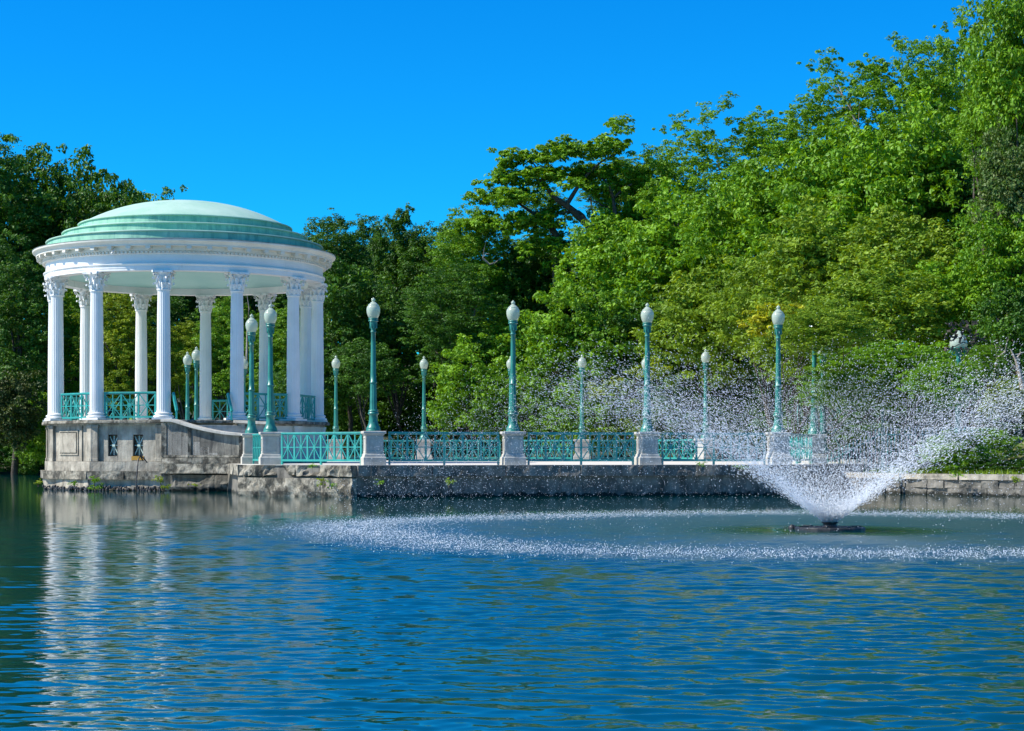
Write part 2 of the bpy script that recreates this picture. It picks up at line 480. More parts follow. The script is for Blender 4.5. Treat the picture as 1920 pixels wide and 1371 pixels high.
# ------------------------------------------------------------------ ground: one sheet, lake bed and land
def land_height(X, Y):
    n1 = vnoise(np.stack([X * 0.05, Y * 0.05, 0 * X], -1)); n2 = vnoise(np.stack([X * 0.22 + 9, Y * 0.22, 0 * X + 5], -1))
    # distance inland, metres (positive = land)
    back = Y - (104.0 - 21.5 * smoothstep(-15.0, -8.5, X)) + 0.8 * n2          # far bank
    shore_x = np.interp(Y, [-60, 20, 40, 47, 50, 52, 54, 57.5, 62, 75, 83, 200], [60, 34, 24, 18.5, 15.0, 12.6, 11.4, 10.9, 11.2, 11.5, 11.5, 11.5])
    right = (X - shore_x) * 0.9
    d = np.maximum(back, right)
    h = np.where(d < 0, -1.6 * smoothstep(0, -2.5, d), 0)
    rise = smoothstep(-0.4, 0.5, d) * 0.62 + smoothstep(3, 40, d) * 2.2 + smoothstep(30, 200, d) * 14
    mound = 1.75 * smoothstep(4.5, 10.5, X - np.interp(Y, [40, 50, 60, 75, 95], [17, 10.8, 9.8, 11, 14])) * smoothstep(50.5, 62, Y) * smoothstep(110, 84, Y)
    h = h - 0.06 + rise + mound * (right > 0.0) + (0.10 * n2 + 0.35 * n1) * smoothstep(1, 8, d)
    # a hole below the concrete deck is not needed: the deck covers it
    return h
def build_ground():
    xs = np.concatenate([np.arange(-420, -60, 20), np.arange(-60, 8, 1.5), np.arange(8, 30, 0.5), np.arange(30, 60, 1.5), np.arange(60, 441, 20)])
    ys = np.concatenate([np.arange(-120, 36, 6), np.arange(36, 92, 0.6), np.arange(92, 130, 1.5), np.arange(130, 701, 15)])
    X, Y = np.meshgrid(xs, ys)
    Z = land_height(X, Y)
    nr, nc = X.shape
    V = np.stack([X, Y, Z], -1).reshape(-1, 3); idx = np.arange(nr * nc).reshape(nr, nc)
    Fc = np.stack([idx[:-1, :-1], idx[:-1, 1:], idx[1:, 1:], idx[1:, :-1]], -1).reshape(-1, 4)
    me = fast_mesh('ground', V, Fc, M['ground'], smooth=True)
    me.materials.append(M['lawn'])
    cx = V[Fc].mean(1)
    lawn = ((cx[:, 0] > 11) & (cx[:, 1] > 49) & (cx[:, 1] < 84) & (cx[:, 2] > 0.3)).astype(np.int32)
    me.polygons.foreach_set('material_index', lawn)
    tag(link('ground', me), kind='structure')
build_ground()
def ground_z(x, y):
    return float(land_height(np.array([[float(x)]]), np.array([[float(y)]]))[0, 0])

# ------------------------------------------------------------------ promenade deck and quay
DECK = 0.87
NEAR = [(-7.97, 55.5), (-6.9, 51.8), (-3.80, 49.7), (0.03, 50.6), (3.84, 51.45), (7.68, 52.3), (9.55, 57.3)]
FAR = [(-13.6, 76.0), (-12.6, 72.4), (-11.75, 79.5), (-7.67, 79.0), (-3.86, 79.5), (-0.06, 79.3), (3.02, 78.2), (5.82, 79.0), (7.9, 74.0)]
edge = [(-8.65, 56.1), (-7.62, 51.45), (-4.2, 49.05), (-0.2, 49.97), (3.95, 50.9), (8.25, 51.8), (10.15, 57.1)]
deck_poly = edge + [(12.6, 60.0), (12.6, 84.5), (-14.5, 84.5), (-14.8, 72.0), (-7.2, 66.5), (-6.9, 59.5), (-9.2, 57.6)]
mb = MB(); mb.prism(deck_poly, -1.4, DECK - 0.03)
q = mb.build('promenade_base', M['concrete_dark']); tag(q, kind='structure')
inset = deck_poly
mb = MB(); mb.prism(inset, DECK - 0.026, DECK)
tag(mb.build('promenade_deck', M['deck']), kind='structure')

def rough_slab(p0, p1, z0, z1, out, thick, seed, amp=0.05, res=0.09, undercut=0.0):
    """a worn concrete slab along the quay edge from p0 to p1, its face subdivided and broken by noise"""
    a = np.array(p0); b = np.array(p1); d = b - a; Ln = np.hypot(*d); d = d / Ln; nrm = np.array([d[1], -d[0]])
    nu = max(6, int(Ln / res)); prof = []
    nz = max(3, int((z1 - z0) / res)); nt = 3
    for i in range(nz + 1): prof.append((out, z0 + (z1 - z0) * i / nz))
    for i in range(1, nt + 1): prof.append((out - thick * i / nt, z1))
    prof = [(out - thick, z0)] + prof
    us = np.linspace(0, Ln, nu + 1)
    P = np.zeros((len(prof), nu + 1, 3))
    for j, (o_, z_) in enumerate(prof):
        base = a[None, :] + d[None, :] * us[:, None] + nrm[None, :] * o_
        P[j, :, 0] = base[:, 0]; P[j, :, 1] = base[:, 1]; P[j, :, 2] = z_
    n1 = vnoise(P * 2.3 + seed * 7.1); n2 = vnoise(P * 7.0 + seed * 3.3); n3 = vnoise(P * np.array([1.1, 1.1, 2.5]) + seed)
    dis = amp * (0.6 * n1 + 0.5 * n2) - amp * (2.4 if amp < 0.1 else 5.0) * np.clip(n3 - (0.25 if amp < 0.1 else 0.12), 0, 0.5)
    w = np.zeros(len(prof)); w[1:nz + 2] = 1.0; w[nz + 1] = 0.8
    zf = np.array([max(0, (z0 + 0.3 - z)) for _, z in prof])
    dis = dis * w[:, None] - undercut * zf[:, None] * w[:, None]
    P[:, :, 0] += nrm[0] * dis; P[:, :, 1] += nrm[1] * dis
    P[:, :, 2] += amp * 0.25 * n2 * (np.array([1 if (0 < j <= nz) else 0 for j in range(len(prof))])[:, None])
    nr, nc = P.shape[:2]; idx = np.arange(nr * nc).reshape(nr, nc)
    Fc = np.stack([idx[:-1, :-1], idx[:-1, 1:], idx[1:, 1:], idx[1:, :-1]], -1).reshape(-1, 4)
    V = P.reshape(-1, 3)
    mb = MB(); mb.add(V, [tuple(f) for f in Fc])
    mb.add([V[i] for i in idx[:, 0]], [tuple(range(nr))]); mb.add([V[i] for i in idx[:, -1]], [tuple(reversed(range(nr)))])
    return mb

quay = empty('quay_wall', (0, 50, 0))
tag(quay, 'long low concrete quay wall with broken edge below the teal railings', 'wall')
def qchild(o): 
    o.parent = quay; o.matrix_parent_inverse = Matrix.Translation((0, -50, 0)); return o
def split(p0, p1, n, gap=0.015):
    a = np.array(p0); b = np.array(p1); L_ = np.hypot(*(b - a)); g = gap / L_
    return [(tuple(a + (b - a) * (i / n + g)), tuple(a + (b - a) * ((i + 1) / n - g))) for i in range(n)]
under_left = (-11.0, 56.9)
segs = [(under_left, edge[0], 1), (edge[0], edge[1], 2), (edge[1], edge[2], 2), (edge[2], edge[3], 2), (edge[3], edge[4], 2), (edge[4], edge[5], 2), (edge[5], edge[6], 2)]
sd_i = 0
for p0, p1, n in segs:
    for (a, b) in split(p0, p1, n):
        sd_i += 1
        o = rough_slab(a, b, DECK - 0.30, DECK - 0.004, 0.16, 0.32, sd_i, amp=0.045 if p0 != edge[1] else 0.15).build('coping_slab', M['ledge'] if sd_i < 6 else M['concrete_dark'])  # front run faces away from the sun: its shade is in the darker colour
        qchild(o)
for p0, p1, n in segs:
    sd_i += 1
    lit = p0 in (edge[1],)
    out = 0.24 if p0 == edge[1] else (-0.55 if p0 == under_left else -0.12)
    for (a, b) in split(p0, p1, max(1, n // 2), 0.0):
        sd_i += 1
        o = rough_slab(a, b, -0.15, DECK - 0.36, out, 0.35, sd_i, amp=0.09, undercut=0.5).build('footing', M['ledge'] if p0 == edge[1] else M['concrete_dark'])  # paler on the sunlit bend; elsewhere the dark tone holds stain and shade
        qchild(o)

# ------------------------------------------------------------------ bandstand
C = Vector(((349 - 960) / F * 62.5, 62.5, 0))
ub = Vector((-C.x, -C.y, 0)).normalized()          # from its centre towards the viewer
vb = Vector((-ub.y, ub.x, 0))
BASE_ANG = math.atan2(ub.y, ub.x)
def bpos(r, deg, z=0.0):
    a = R(deg)
    p = C + r * (ub * math.cos(a) + vb * math.sin(a))
    return Vector((p.x, p.y, z))
def lpos(r, deg, z=0.0):
    p = bpos(r, deg, z) - C
    return Vector((p.x, p.y, z))
FLOOR = EYE + 1.08
PH = -9.0
ANG = [PH + 30 * i for i in range(12)]
band = empty('bandstand', (C.x, C.y, 0))
band.scale = (0.986, 0.986, 1)
tag(band, 'round white columned bandstand with green copper dome on a stone podium at the water', 'bandstand')

# podium
RV = 4.86
def ring_poly(r): return [tuple(lpos(r, a)[:2]) for a in ANG]
def course(name, r, z0, z1, mat, blocks=2, depth=0.5, amp=0.02, only=None):
    """a course of blocks round the twelve sides of the podium"""
    for i in range(12):
        if only is not None and i not in only: continue
        a, b = lpos(r, ANG[i]), lpos(r, ANG[(i + 1) % 12])
        for (p, q_) in split(a[:2], b[:2], blocks, 0.006):
            o = rough_slab(p, q_, z0, z1, 0.0, depth, i * 3 + z0 * 11 + p[0], amp=amp, res=0.1).build(name, mat, band)
mb = MB(); mb.prism(ring_poly(RV - 0.35), -1.3, FLOOR - 0.12); mb.build('podium', M['concrete'], band)
course('footing_block', RV + 0.11, -0.2, 0.36, M['concrete'], 1, 0.5, 0.05)
course('plinth_course', RV + 0.20, 0.36, 0.62, M['ledge'], 2, 0.66, 0.035)
course('base_course', RV + 0.05, 0.624, 0.93, M['concrete'], 2, 0.5, 0.02)
# wall panels: pilasters at the corners, recessed panels between
def facet(i):
    a, b = lpos(RV, ANG[i]), lpos(RV, ANG[(i + 1) % 12])
    d = (b - a).normalized(); n = Vector((d.y, -d.x, 0)); return a, b, d, n, (b - a).length
WZ0, WZ1 = 0.934, FLOOR - 0.16
for i in range(12):
    a, b, d, n, ln = facet(i)
    rz = math.atan2(d.y, d.x)
    mat = M['concrete'] if i in (9, 10, 11, 0) or i > 4 else M['cream']
    if i in (1, 2, 3, 4): mat = M['cream']
    def blk(mbx, u0, u1, z0, z1, o0, o1):
        c = a + d * ((u0 + u1) / 2) + n * ((o0 + o1) / 2); mbx.box((c.x, c.y, (z0 + z1) / 2), (u1 - u0, o1 - o0, z1 - z0), rz)
    mb = MB()
    wins = []
    if i == 11: wins = [(0.56, 0.90), (1.44, 1.80)]           # the two barred openings
    if not wins:
        blk(mb, 0.02, ln - 0.02, WZ0, WZ1, -0.36, -0.09)
    else:
        us = [0.02] + [x for w in wins for x in w] + [ln - 0.02]
        for k in range(0, len(us), 2): blk(mb, us[k], us[k + 1], WZ0, WZ1, -0.36, -0.09)
        for w in wins:
            blk(mb, w[0], w[1], WZ0, WZ0 + 0.17, -0.36, -0.088); blk(mb, w[0], w[1], WZ0 + 0.86, WZ1, -0.36, -0.088)
    mb.build('wall', mat, band)
    for u0, u1, nm in ((-0.03, 0.24, 'pilaster'), (ln - 0.24, ln + 0.03, 'pilaster')):
        mb = MB(); blk(mb, u0, u1, WZ0, WZ1, -0.30, 0.0); mb.build(nm, mat, band, bevel=0.012)
        mb = MB()
        for z0, z1 in ((WZ0, WZ0 + 0.10), (WZ1 - 0.08, WZ1)): blk(mb, u0 - 0.015, u1 + 0.015, z0, z1, -0.29, 0.02)
        mb.build('pilaster_trim', mat, band, bevel=0.008)
    if not wins:
        mb = MB()                                              # raised frame of the recessed panel
        u0, u1, z0, z1 = 0.42, ln - 0.42, WZ0 + 0.20, WZ1 - 0.16
        if i == 10: u0, u1 = 0.55, ln - 0.85
        for r_ in ((u0, u1, z1 - 0.05, z1), (u0, u1, z0, z0 + 0.05), (u0, u0 + 0.05, z0 + 0.05, z1 - 0.05), (u1 - 0.05, u1, z0 + 0.05, z1 - 0.05)):
            blk(mb, r_[0], r_[1], r_[2], r_[3], -0.10, -0.055)
        if i == 10: blk(mb, u0 + 0.08, u1 - 0.08, z0 + 0.08, z1 - 0.08, -0.10, -0.03)
        mb.build('wall_panel', mat, band, bevel=0.006)
        if i == 10:
            mb = MB(); blk(mb, ln - 0.72, ln - 0.60, WZ0, WZ1, -0.10, -0.045); mb.build('pilaster', mat, band)
    else:
        for w in wins:
            uc = (w[0] + w[1]) / 2; z0, z1 = WZ0 + 0.17, WZ0 + 0.86
            g = MB()
            def P3(u, z, o=-0.2):
                p = a + d * u + n * o; return (p.x, p.y, z)
            zc = (z0 + z1) / 2; hw = (w[1] - w[0]) / 2; hh = (z1 - z0) / 2
            for A, B in (((-1, 0), (1, 0)), ((0, -1), (0, 1)), ((-1, -1), (1, 1)), ((-1, 1), (1, -1))):
                g.bar(P3(uc + A[0] * hw * 0.95, zc + A[1] * hh * 0.95), P3(uc + B[0] * hw * 0.95, zc + B[1] * hh * 0.95), 0.025)
            g.bar(P3(uc - 0.05, zc, -0.185), P3(uc + 0.05, zc, -0.185), 0.07)
            go = g.build('window_grille', surf_mat('pale_green_bars', (0.42, 0.56, 0.46), (0.62, 0.70, 0.60), 0.6, 5, None, 0, bump=0), band)
            fr = MB()
            for r_ in ((w[0], w[1], z0, z0 + 0.03), (w[0], w[1], z1 - 0.03, z1), (w[0], w[0] + 0.03, z0, z1), (w[1] - 0.03, w[1], z0, z1)): blk(fr, *r_, -0.23, -0.17)
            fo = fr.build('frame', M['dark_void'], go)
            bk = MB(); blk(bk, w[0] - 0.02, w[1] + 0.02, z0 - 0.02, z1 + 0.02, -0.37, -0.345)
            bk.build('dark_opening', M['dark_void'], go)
            if w is wins[0]: continue
            si = MB(); blk(si, w[0] - 0.04, w[1] + 0.04, z0 - 0.13, z0 - 0.0, -0.095, -0.075)
            si.build('stained_sill', M['rust'], go)
# floor slab and ledge
mb = MB()
mb.prism(ring_poly(RV - 0.02), FLOOR - 0.16, FLOOR - 0.10); mb.build('ledge_moulding', M['concrete'], band)
mb = MB(); mb.prism(ring_poly(RV + 0.16), FLOOR - 0.10, FLOOR); mb.build('ledge', M['ledge'], band, bevel=0.02)
mb = MB(); mb.prism(ring_poly(RV - 0.25), FLOOR + 0.004, FLOOR + 0.012); mb.build('floor', M['deck'], band)

# columns
RC = 4.58
COLH = EYE + 5.85 - FLOOR - 0.012                       # column height to the architrave
def flute(k, n, z):
    ph = (k % 4)
    return 1.0 if ph == 0 else (0.965 if ph in (1, 3) else 0.935)
shaft = MB()
hs_ = [0.24 + (COLH - 0.24 - 0.62) * t for t in (0, 0.02, 0.2, 0.4, 0.6, 0.8, 0.98, 1.0)]
rad_ = [0.235, 0.225, 0.224, 0.221, 0.215, 0.207, 0.197, 0.205]
shaft.lathe(list(zip(rad_, hs_)), 96, flute=flute, smooth=False)
shaft_me = shaft.mesh('column', M['white'])
bs = MB()
bs.lathe([(0.31, 0.065), (0.33, 0.085), (0.335, 0.105), (0.32, 0.13), (0.275, 0.14), (0.262, 0.16), (0.27, 0.178), (0.29, 0.185), (0.295, 0.205), (0.28, 0.225), (0.245, 0.235), (0.236, 0.242)], 40)
bs.box((0, 0, 0.032), (0.66, 0.66, 0.064), R(0))
base_me = bs.mesh('base', M['white'])
cp = MB()
CZ = COLH - 0.62
cp.lathe([(0.20, CZ - 0.02), (0.225, CZ), (0.225, CZ + 0.03), (0.20, CZ + 0.04), (0.19, CZ + 0.10), (0.195, CZ + 0.35), (0.24, CZ + 0.50), (0.30, CZ + 0.56)], 32)
def acanthus(mbx, ang, z0, h, r0, w, curl):
    """one curled leaf: a strip that rises against the bell and rolls outward at its tip"""
    rows = 8; cols = 5
    ts = [i / (rows - 1) for i in range(rows)]
    vs = []
    for t in ts:
        if t < 0.7: rr = r0 + 0.02 + 0.035 * t; zz = z0 + h * t * 1.28
        else:
            q_ = (t - 0.7) / 0.3; rr = r0 + 0.045 + curl * math.sin(q_ * math.pi * 0.62); zz = z0 + h * 0.896 + h * 0.10 * math.sin(q_ * math.pi) - 0.05 * q_ * q_
        ww = w * (0.75 + 0.5 * math.sin(min(1, t * 1.15) * math.pi * 0.85)) * (1.0 if t < 0.85 else 0.6)
        for c_ in range(cols):
            s_ = (c_ / (cols - 1) - 0.5) * 2
            jag = 1 + 0.16 * ((int(t * 10) % 2) * 2 - 1) * (abs(s_) > 0.9)
            an = ang + s_ * ww * jag / max(rr, 0.1) * 0.5
            r2 = rr + 0.028 * (1 - abs(s_)) - 0.02 * s_ * s_
            vs.append((r2 * math.cos(an), r2 * math.sin(an), zz))
    fs = []
    for i in range(rows - 1):
        for j in range(cols - 1):
            k = i * cols + j; fs.append((k, k + 1, k + 1 + cols, k + cols))
    mbx.add(vs, fs, False)
for k in range(8):
    acanthus(cp, 2 * math.pi * k / 8, CZ + 0.04, 0.21, 0.19, 0.13, 0.10)
    acanthus(cp, 2 * math.pi * (k + 0.5) / 8, CZ + 0.10, 0.34, 0.195, 0.12, 0.12)
for k in range(4):                               # corner scrolls
    an = math.pi / 4 + k * math.pi / 2
    e_ = Vector((math.cos(an), math.sin(an), 0)); t_ = Vector((-math.sin(an), math.cos(an), 0))
    for s_ in (-1, 1):
        pts = []; 
        for j in range(13):
            tt = j / 12
            if tt < 0.5:
                q_ = tt / 0.5; p = e_ * (0.23 + 0.13 * q_ ** 1.5) + t_ * s_ * (0.10 * (1 - q_)) + Vector((0, 0, CZ + 0.33 + 0.20 * q_))
            else:
                q_ = (tt - 0.5) / 0.5; aa = math.pi / 2 - q_ * math.pi * 2.0; rr = 0.05 * (1 - 0.6 * q_)
                p = e_ * (0.365 + rr * math.cos(aa)) + t_ * s_ * 0.012 + Vector((0, 0, CZ + 0.485 + rr * math.sin(aa)))
            pts.append(p)
        cp.tube(pts, 0.017, 6)
    en = Vector((math.cos(an - math.pi / 4), math.sin(an - math.pi / 4), 0))
    p = en * 0.31 + Vector((0, 0, CZ + 0.575)); cp.box(p, (0.07, 0.07, 0.07), an - math.pi / 4)
# abacus with hollow sides
ab = []
for k in range(4):
    a0_, a1_ = math.pi / 4 + k * math.pi / 2, math.pi / 4 + (k + 1) * math.pi / 2
    for j in range(6):
        t = j / 6; 
        A = Vector((math.cos(a0_ + 0.07), math.sin(a0_ + 0.07))) * 0.45; B = Vector((math.cos(a1_ - 0.07), math.sin(a1_ - 0.07))) * 0.45
        p = A.lerp(B, j / 5); mid = (A + B).normalized(); p = p - mid * 0.055 * math.sin(math.pi * j / 5)
        ab.append((p.x, p.y))
cp.prism(ab, CZ + 0.55, CZ + 0.62)
cap_me = cp.mesh('capital', M['white'])
for i, a in enumerate(ANG):
    p = lpos(RC, a, FLOOR + 0.012)
    rz = BASE_ANG + R(a)
    c_ = link('column', shaft_me, band, p, rz)
    link('base', base_me, c_); link('capital', cap_me, c_)

# entablature: architrave, frieze, cornice
AZ = EYE + 5.85
ent = MB()
NS = 120
ent.lathe([(4.36, AZ + 0.30), (4.36, AZ), (4.79, AZ), (4.79, AZ + 0.075), (4.80, AZ + 0.08), (4.80, AZ + 0.16), (4.82, AZ + 0.17), (4.84, AZ + 0.20), (4.84, AZ + 0.225), (4.757, AZ + 0.235), (4.757, AZ + 0.52), (4.785, AZ + 0.55), (4.79, AZ + 0.62), (4.84, AZ + 0.625)], NS, cap=False, smooth=False)
ento = ent.build('entablature', M['white'], band)
cor = MB()
CB = EYE + 6.48
cor.lathe([(4.80, CB - 0.04), (4.86, CB), (4.87, CB + 0.13), (5.08, CB + 0.135), (5.08, CB + 0.19), (5.10, CB + 0.20), (5.13, CB + 0.24), (5.19, CB + 0.28), (5.20, CB + 0.31), (5.20, CB + 0.33)], NS, cap=False, smooth=False)
coro = cor.build('cornice', M['cream'], band)
mb = MB(); mb.lathe([(5.205, CB + 0.332), (5.21, CB + 0.352), (4.70, CB + 0.42), (4.70, CB + 0.30)], NS, cap=False, smooth=False)
mb.build('cornice_flashing', surf_mat('dark_flashing', (0.10, 0.13, 0.12), (0.30, 0.36, 0.33), 0.5, 3, None, 0, bump=0.1), coro)
mod = MB(); mod.box((0, 0, 0), (0.20, 0.16, 0.085)); mod.box((0.02, 0, -0.055), (0.12, 0.10, 0.03))
mod_me = mod.mesh('modillion', M['cream'])
for k in range(48):
    an = 2 * math.pi * (k + 0.5) / 48
    link('modillion', mod_me, coro, (4.965 * math.cos(an), 4.965 * math.sin(an), CB + 0.088), an)
den = MB()
for k in range(220):
    an = 2 * math.pi * k / 220
    den.box((4.835 * math.cos(an), 4.835 * math.sin(an), AZ + 0.577), (0.075, 0.075, 0.07), an)
tag(den.build('dentils', M['cream'], ento), kind='stuff')
# teal ceiling: a shallow vault
mb = MB(); mb.lathe([(4.37, AZ + 0.22), (4.0, AZ + 0.27), (3.0, AZ + 0.38), (2.0, AZ + 0.46), (1.0, AZ + 0.50), (0.001, AZ + 0.51)], 72, cap=False)
mb.build('ceiling', M['ceiling'], band)
# copper roof: three steps and a shallow dome
def step_ring(r0, r1, z0, z1, nm):
    mb = MB(); mb.lathe([(r0, z0), (r0 - 0.01, z1 - 0.05), (r0 + 0.015, z1 - 0.035), (r0 + 0.012, z1 - 0.01), (r0 - 0.02, z1), (r1, z1 + 0.03)], NS, cap=False, smooth=False)
    o = mb.build(nm, M['copper'], band)
    e = MB(); e.lathe([(r0 + 0.005, z1 - 0.045), (r0 + 0.04, z1 - 0.035), (r0 + 0.045, z1 - 0.01), (r0 + 0.03, z1 + 0.005), (r0 - 0.1, z1 + 0.008)], NS, cap=False, smooth=False)
    e.build('lip', M['copper_dome'], o)
    return o
Z1, Z2, Z3 = EYE + 7.15, EYE + 7.47, EYE + 7.79
RZ0 = EYE + 6.84
step_ring(4.72, 4.15, RZ0, Z1, 'roof_step'); step_ring(4.19, 3.60, Z1 + 0.02, Z2, 'roof_step'); step_ring(3.65, 3.55, Z2 + 0.02, Z3, 'roof_step')
dp = []
for k in range(15):
    t = k / 14; r_ = 3.60 * (1 - t); dp.append((max(r_, 0.001), Z3 - 0.002 + 0.87 * (1 - (r_ / 3.60) ** 2.3)))
mb = MB(); mb.lathe(dp, NS, cap=False); mb.build('dome', M['copper_dome'], band)
# loose white pipe that sticks out under the cornice
pp = Vector(px(213, 470, 57.9)) - C
mb = MB(); mb.tube([pp + Vector((0.06, 0.35, 0.22)), pp + Vector((0.03, 0.0, 0.10)), pp + Vector((-0.06, -0.22, -0.13))], 0.035, 8)
mb.build('pipe', M['white'], band)

# ------------------------------------------------------------------ railings
def star_mesh(w, h):
    g = MB(); t = 0.028
    for A, B in (((0, -1), (0, 1)), ((-1, 0), (1, 0)), ((-1, -1), (1, 1)), ((-1, 1), (1, -1))):
        g.bar((A[0] * w / 2, 0, A[1] * h / 2), (B[0] * w / 2, 0, B[1] * h / 2), t, t * (1.0 if A[0] * A[1] == 0 else 0.86))
    n = 10
    vs = [(0.055 * math.cos(2 * math.pi * k / n), s_ * 0.018, 0.055 * math.sin(2 * math.pi * k / n)) for s_ in (-1, 1) for k in range(n)]
    g.add(vs, [tuple(range(n)), tuple(reversed(range(n, 2 * n)))] + [(k, k + n, (k + 1) % n + n, (k + 1) % n) for k in range(n)])
    return g.mesh('star_panel', M['teal'])
def railing(p0, p1, z, cells, height=0.88, low=0.10, root=None, slope=None, endposts=True):
    """teal railing: two rails, uprights, a star of bars in every cell. root = an Empty placed at p0 and turned along it"""
    a = Vector((p0[0], p0[1], 0)); b = Vector((p1[0], p1[1], 0)); d = b - a; ln = d.length; rz = math.atan2(d.y, d.x)
    root.location = (a.x, a.y, z); root.rotation_euler = (0, 0, rz)
    mb = MB(); mb.box((ln / 2, 0, height - 0.025), (ln, 0.075, 0.05)); mb.box((ln / 2, 0, height - 0.063), (ln, 0.04, 0.026)); mb.build('top_rail', M['teal'], root, bevel=0.006)
    mb = MB(); mb.box((ln / 2, 0, low), (ln, 0.055, 0.06)); mb.build('bottom_rail', M['teal'], root)
    cw = ln / cells; z0 = low + 0.025; z1 = height - 0.076
    sm = star_mesh(cw - 0.05, z1 - z0)
    pm = MB(); pm.box((0, 0, (z0 + z1) / 2), (0.055, 0.045, z1 - z0)); pm = pm.mesh('upright', M['teal'])
    fm = MB(); fm.box((0, 0, low / 2 - 0.0125), (0.055, 0.048, low - 0.025)); fm = fm.mesh('foot', M['teal'])
    for k in range(cells + 1):
        x = min(max(k * cw, 0.024), ln - 0.024)
        link('upright', pm, root, (x, 0, 0))
        if k in (0, cells) or k == cells // 2: link('foot', fm, root, (x, 0, 0))
    for k in range(cells): link('star_panel', sm, root, ((k + 0.5) * cw, 0, (z0 + z1) / 2))
def shorten(p0, p1, g0, g1):
    a = np.array(p0[:2]); b = np.array(p1[:2]); L_ = np.hypot(*(b - a)); return tuple(a + (b - a) * g0 / L_), tuple(b - (b - a) * g1 / L_)

# railings between the bandstand's columns (parts of the bandstand)
for i in range(12):
    if i in (0, 6): continue                     # stair openings
    a, b = bpos(RC, ANG[i]), bpos(RC, ANG[(i + 1) % 12])
    p, q_ = shorten(a, b, 0.27, 0.27)
    e = empty('railing', parent=band)
    p = (p[0] - C.x, p[1] - C.y); q_ = (q_[0] - C.x, q_[1] - C.y)
    # third level: members hang directly under the railing
    railing(p, q_, FLOOR + 0.012, 3, 0.90, 0.09, e)
# sloping hand rail ends either side of the stair
for i, s_ in ((0, 1), (1, -1)):
    a = lpos(RC, ANG[i]); o_ = ub.copy(); 
    c = a + ub * 0.12 + vb * (0.30 * s_)
    mb = MB()
    mb.bar((c.x, c.y, FLOOR + 0.86), (c.x + ub.x * 0.34 + vb.x * 0.12, c.y + ub.y * 0.34 + vb.y * 0.12, FLOOR + 0.28), 0.07, 0.10)
    mb.bar((c.x + ub.x * 0.32 + vb.x * 0.11, c.y + ub.y * 0.32 + vb.y * 0.11, FLOOR + 0.3), (c.x + ub.x * 0.32 + vb.x * 0.11, c.y + ub.y * 0.32 + vb.y * 0.11, FLOOR), 0.06, 0.05)
    mb.build('handrail', M['teal'], band)

# ------------------------------------------------------------------ stair from the bandstand to the promenade
stair = empty('stair', (-9.3, 56.6, DECK))
tag(stair, 'short stone stair with curved cheek wall between bandstand and promenade', 'stair')
SO = Vector((-9.3, 56.6, DECK))
L0 = Vector((-11.05, 57.35, 0)); L1 = Vector((px(456, 0, 56.6)[0], 56.6, 0))
R0 = Vector((-8.85, 58.05, 0)); R1 = Vector((-7.05, 57.35, 0))
def lerp(a, b, t): return a + (b - a) * t
nst = 8
for k in range(nst):
    t0, t1 = k / nst, (k + 1) / nst
    zt = FLOOR - (FLOOR - DECK) * (k + 1) / (nst)
    q_ = [lerp(L0, L1, t0 * 0.92), lerp(R0, R1, t0 * 0.92), lerp(R0, R1, t1 * 0.92), lerp(L0, L1, t1 * 0.92)]
    if k < nst - 1:
        mb = MB(); mb.prism([((p - SO).x, (p - SO).y) for p in q_], -0.3, zt - DECK)
        mb.build('step', M['stone'], stair, bevel=0.008)
# cheek wall: follows a sagging curve
def cheek(A, B, z0, z1, th, sag, name_mat, zb, side):
    d = (B - A); ln = d.length; d = d.normalized(); n = Vector((d.y, -d.x, 0)) * side
    m = 16; top = []
    for k in range(m + 1):
        t = k / m
        if t < 0.14: z = z0
        else:
            s_ = (t - 0.14) / 0.86; z = z0 + (z1 - z0) * (1 - (1 - s_) ** (1.0 + sag))
        top.append((t, z))
    body = MB(); cope = MB()
    for off0, off1, dz0, dz1, M_ in ((0.0, -th, zb, -0.09, body), (0.15, -th - 0.045, -0.088, 0.0, cope)):
        vs = []
        for t, z in top:
            p = A + d * ln * t - SO
            for o_ in (off0, off1):
                q = p + n * o_
                vs.append((q.x, q.y, (dz0 if M_ is body else z + dz0) - DECK)); vs.append((q.x, q.y, z + dz1 - DECK))
        fs = []
        for k in range(m):
            a = 4 * k; b = a + 4
            fs += [(a, b, b + 1, a + 1), (a + 2, a + 3, b + 3, b + 2), (a + 1, b + 1, b + 3, a + 3), (a, a + 2, b + 2, b)]
        fs += [(0, 1, 3, 2), (4 * m, 4 * m + 2, 4 * m + 3, 4 * m + 1)]
        M_.add(vs, fs)
    body.build('cheek_wall', name_mat, stair); cope.build('coping', M['stone'], stair, bevel=0.012)
    # raised frame on the face
    fr = MB()
    def at(t, z, o_=0.02):
        p = A + d * ln * t - SO + n * o_; return (p.x, p.y, z - DECK)
    for t in (0.02, 0.34, 0.97):
        zt = [z for tt, z in top if tt >= t - 0.001][0] - 0.12
        fr.bar(at(t, zb + 0.22), at(t, zt), 0.16 if t < 0.1 else 0.10, 0.05)
    fr.bar(at(0.0, 1.10), at(1.0, 1.10), 0.05, 0.07)
    fr.build('panel_frame', M['ledge'], stair)
    for t0, t1 in ((0.0, 0.5), (0.502, 1.0)):
        p = A + d * ln * t0 + n * 0.02; q = A + d * ln * t1 + n * 0.02
        o = rough_slab((p.x - SO.x, p.y - SO.y), (q.x - SO.x, q.y - SO.y), DECK - DECK + 0.004, 0.18, 0.05, 0.2, t0 * 9 + 1, amp=0.03).build('base_course', M['ledge'], stair)
cheek(L0, L1 + Vector((0.0, 0.0, 0)), FLOOR + 0.015, 1.83, 0.30, 0.75, M['cheek'], DECK, 1)
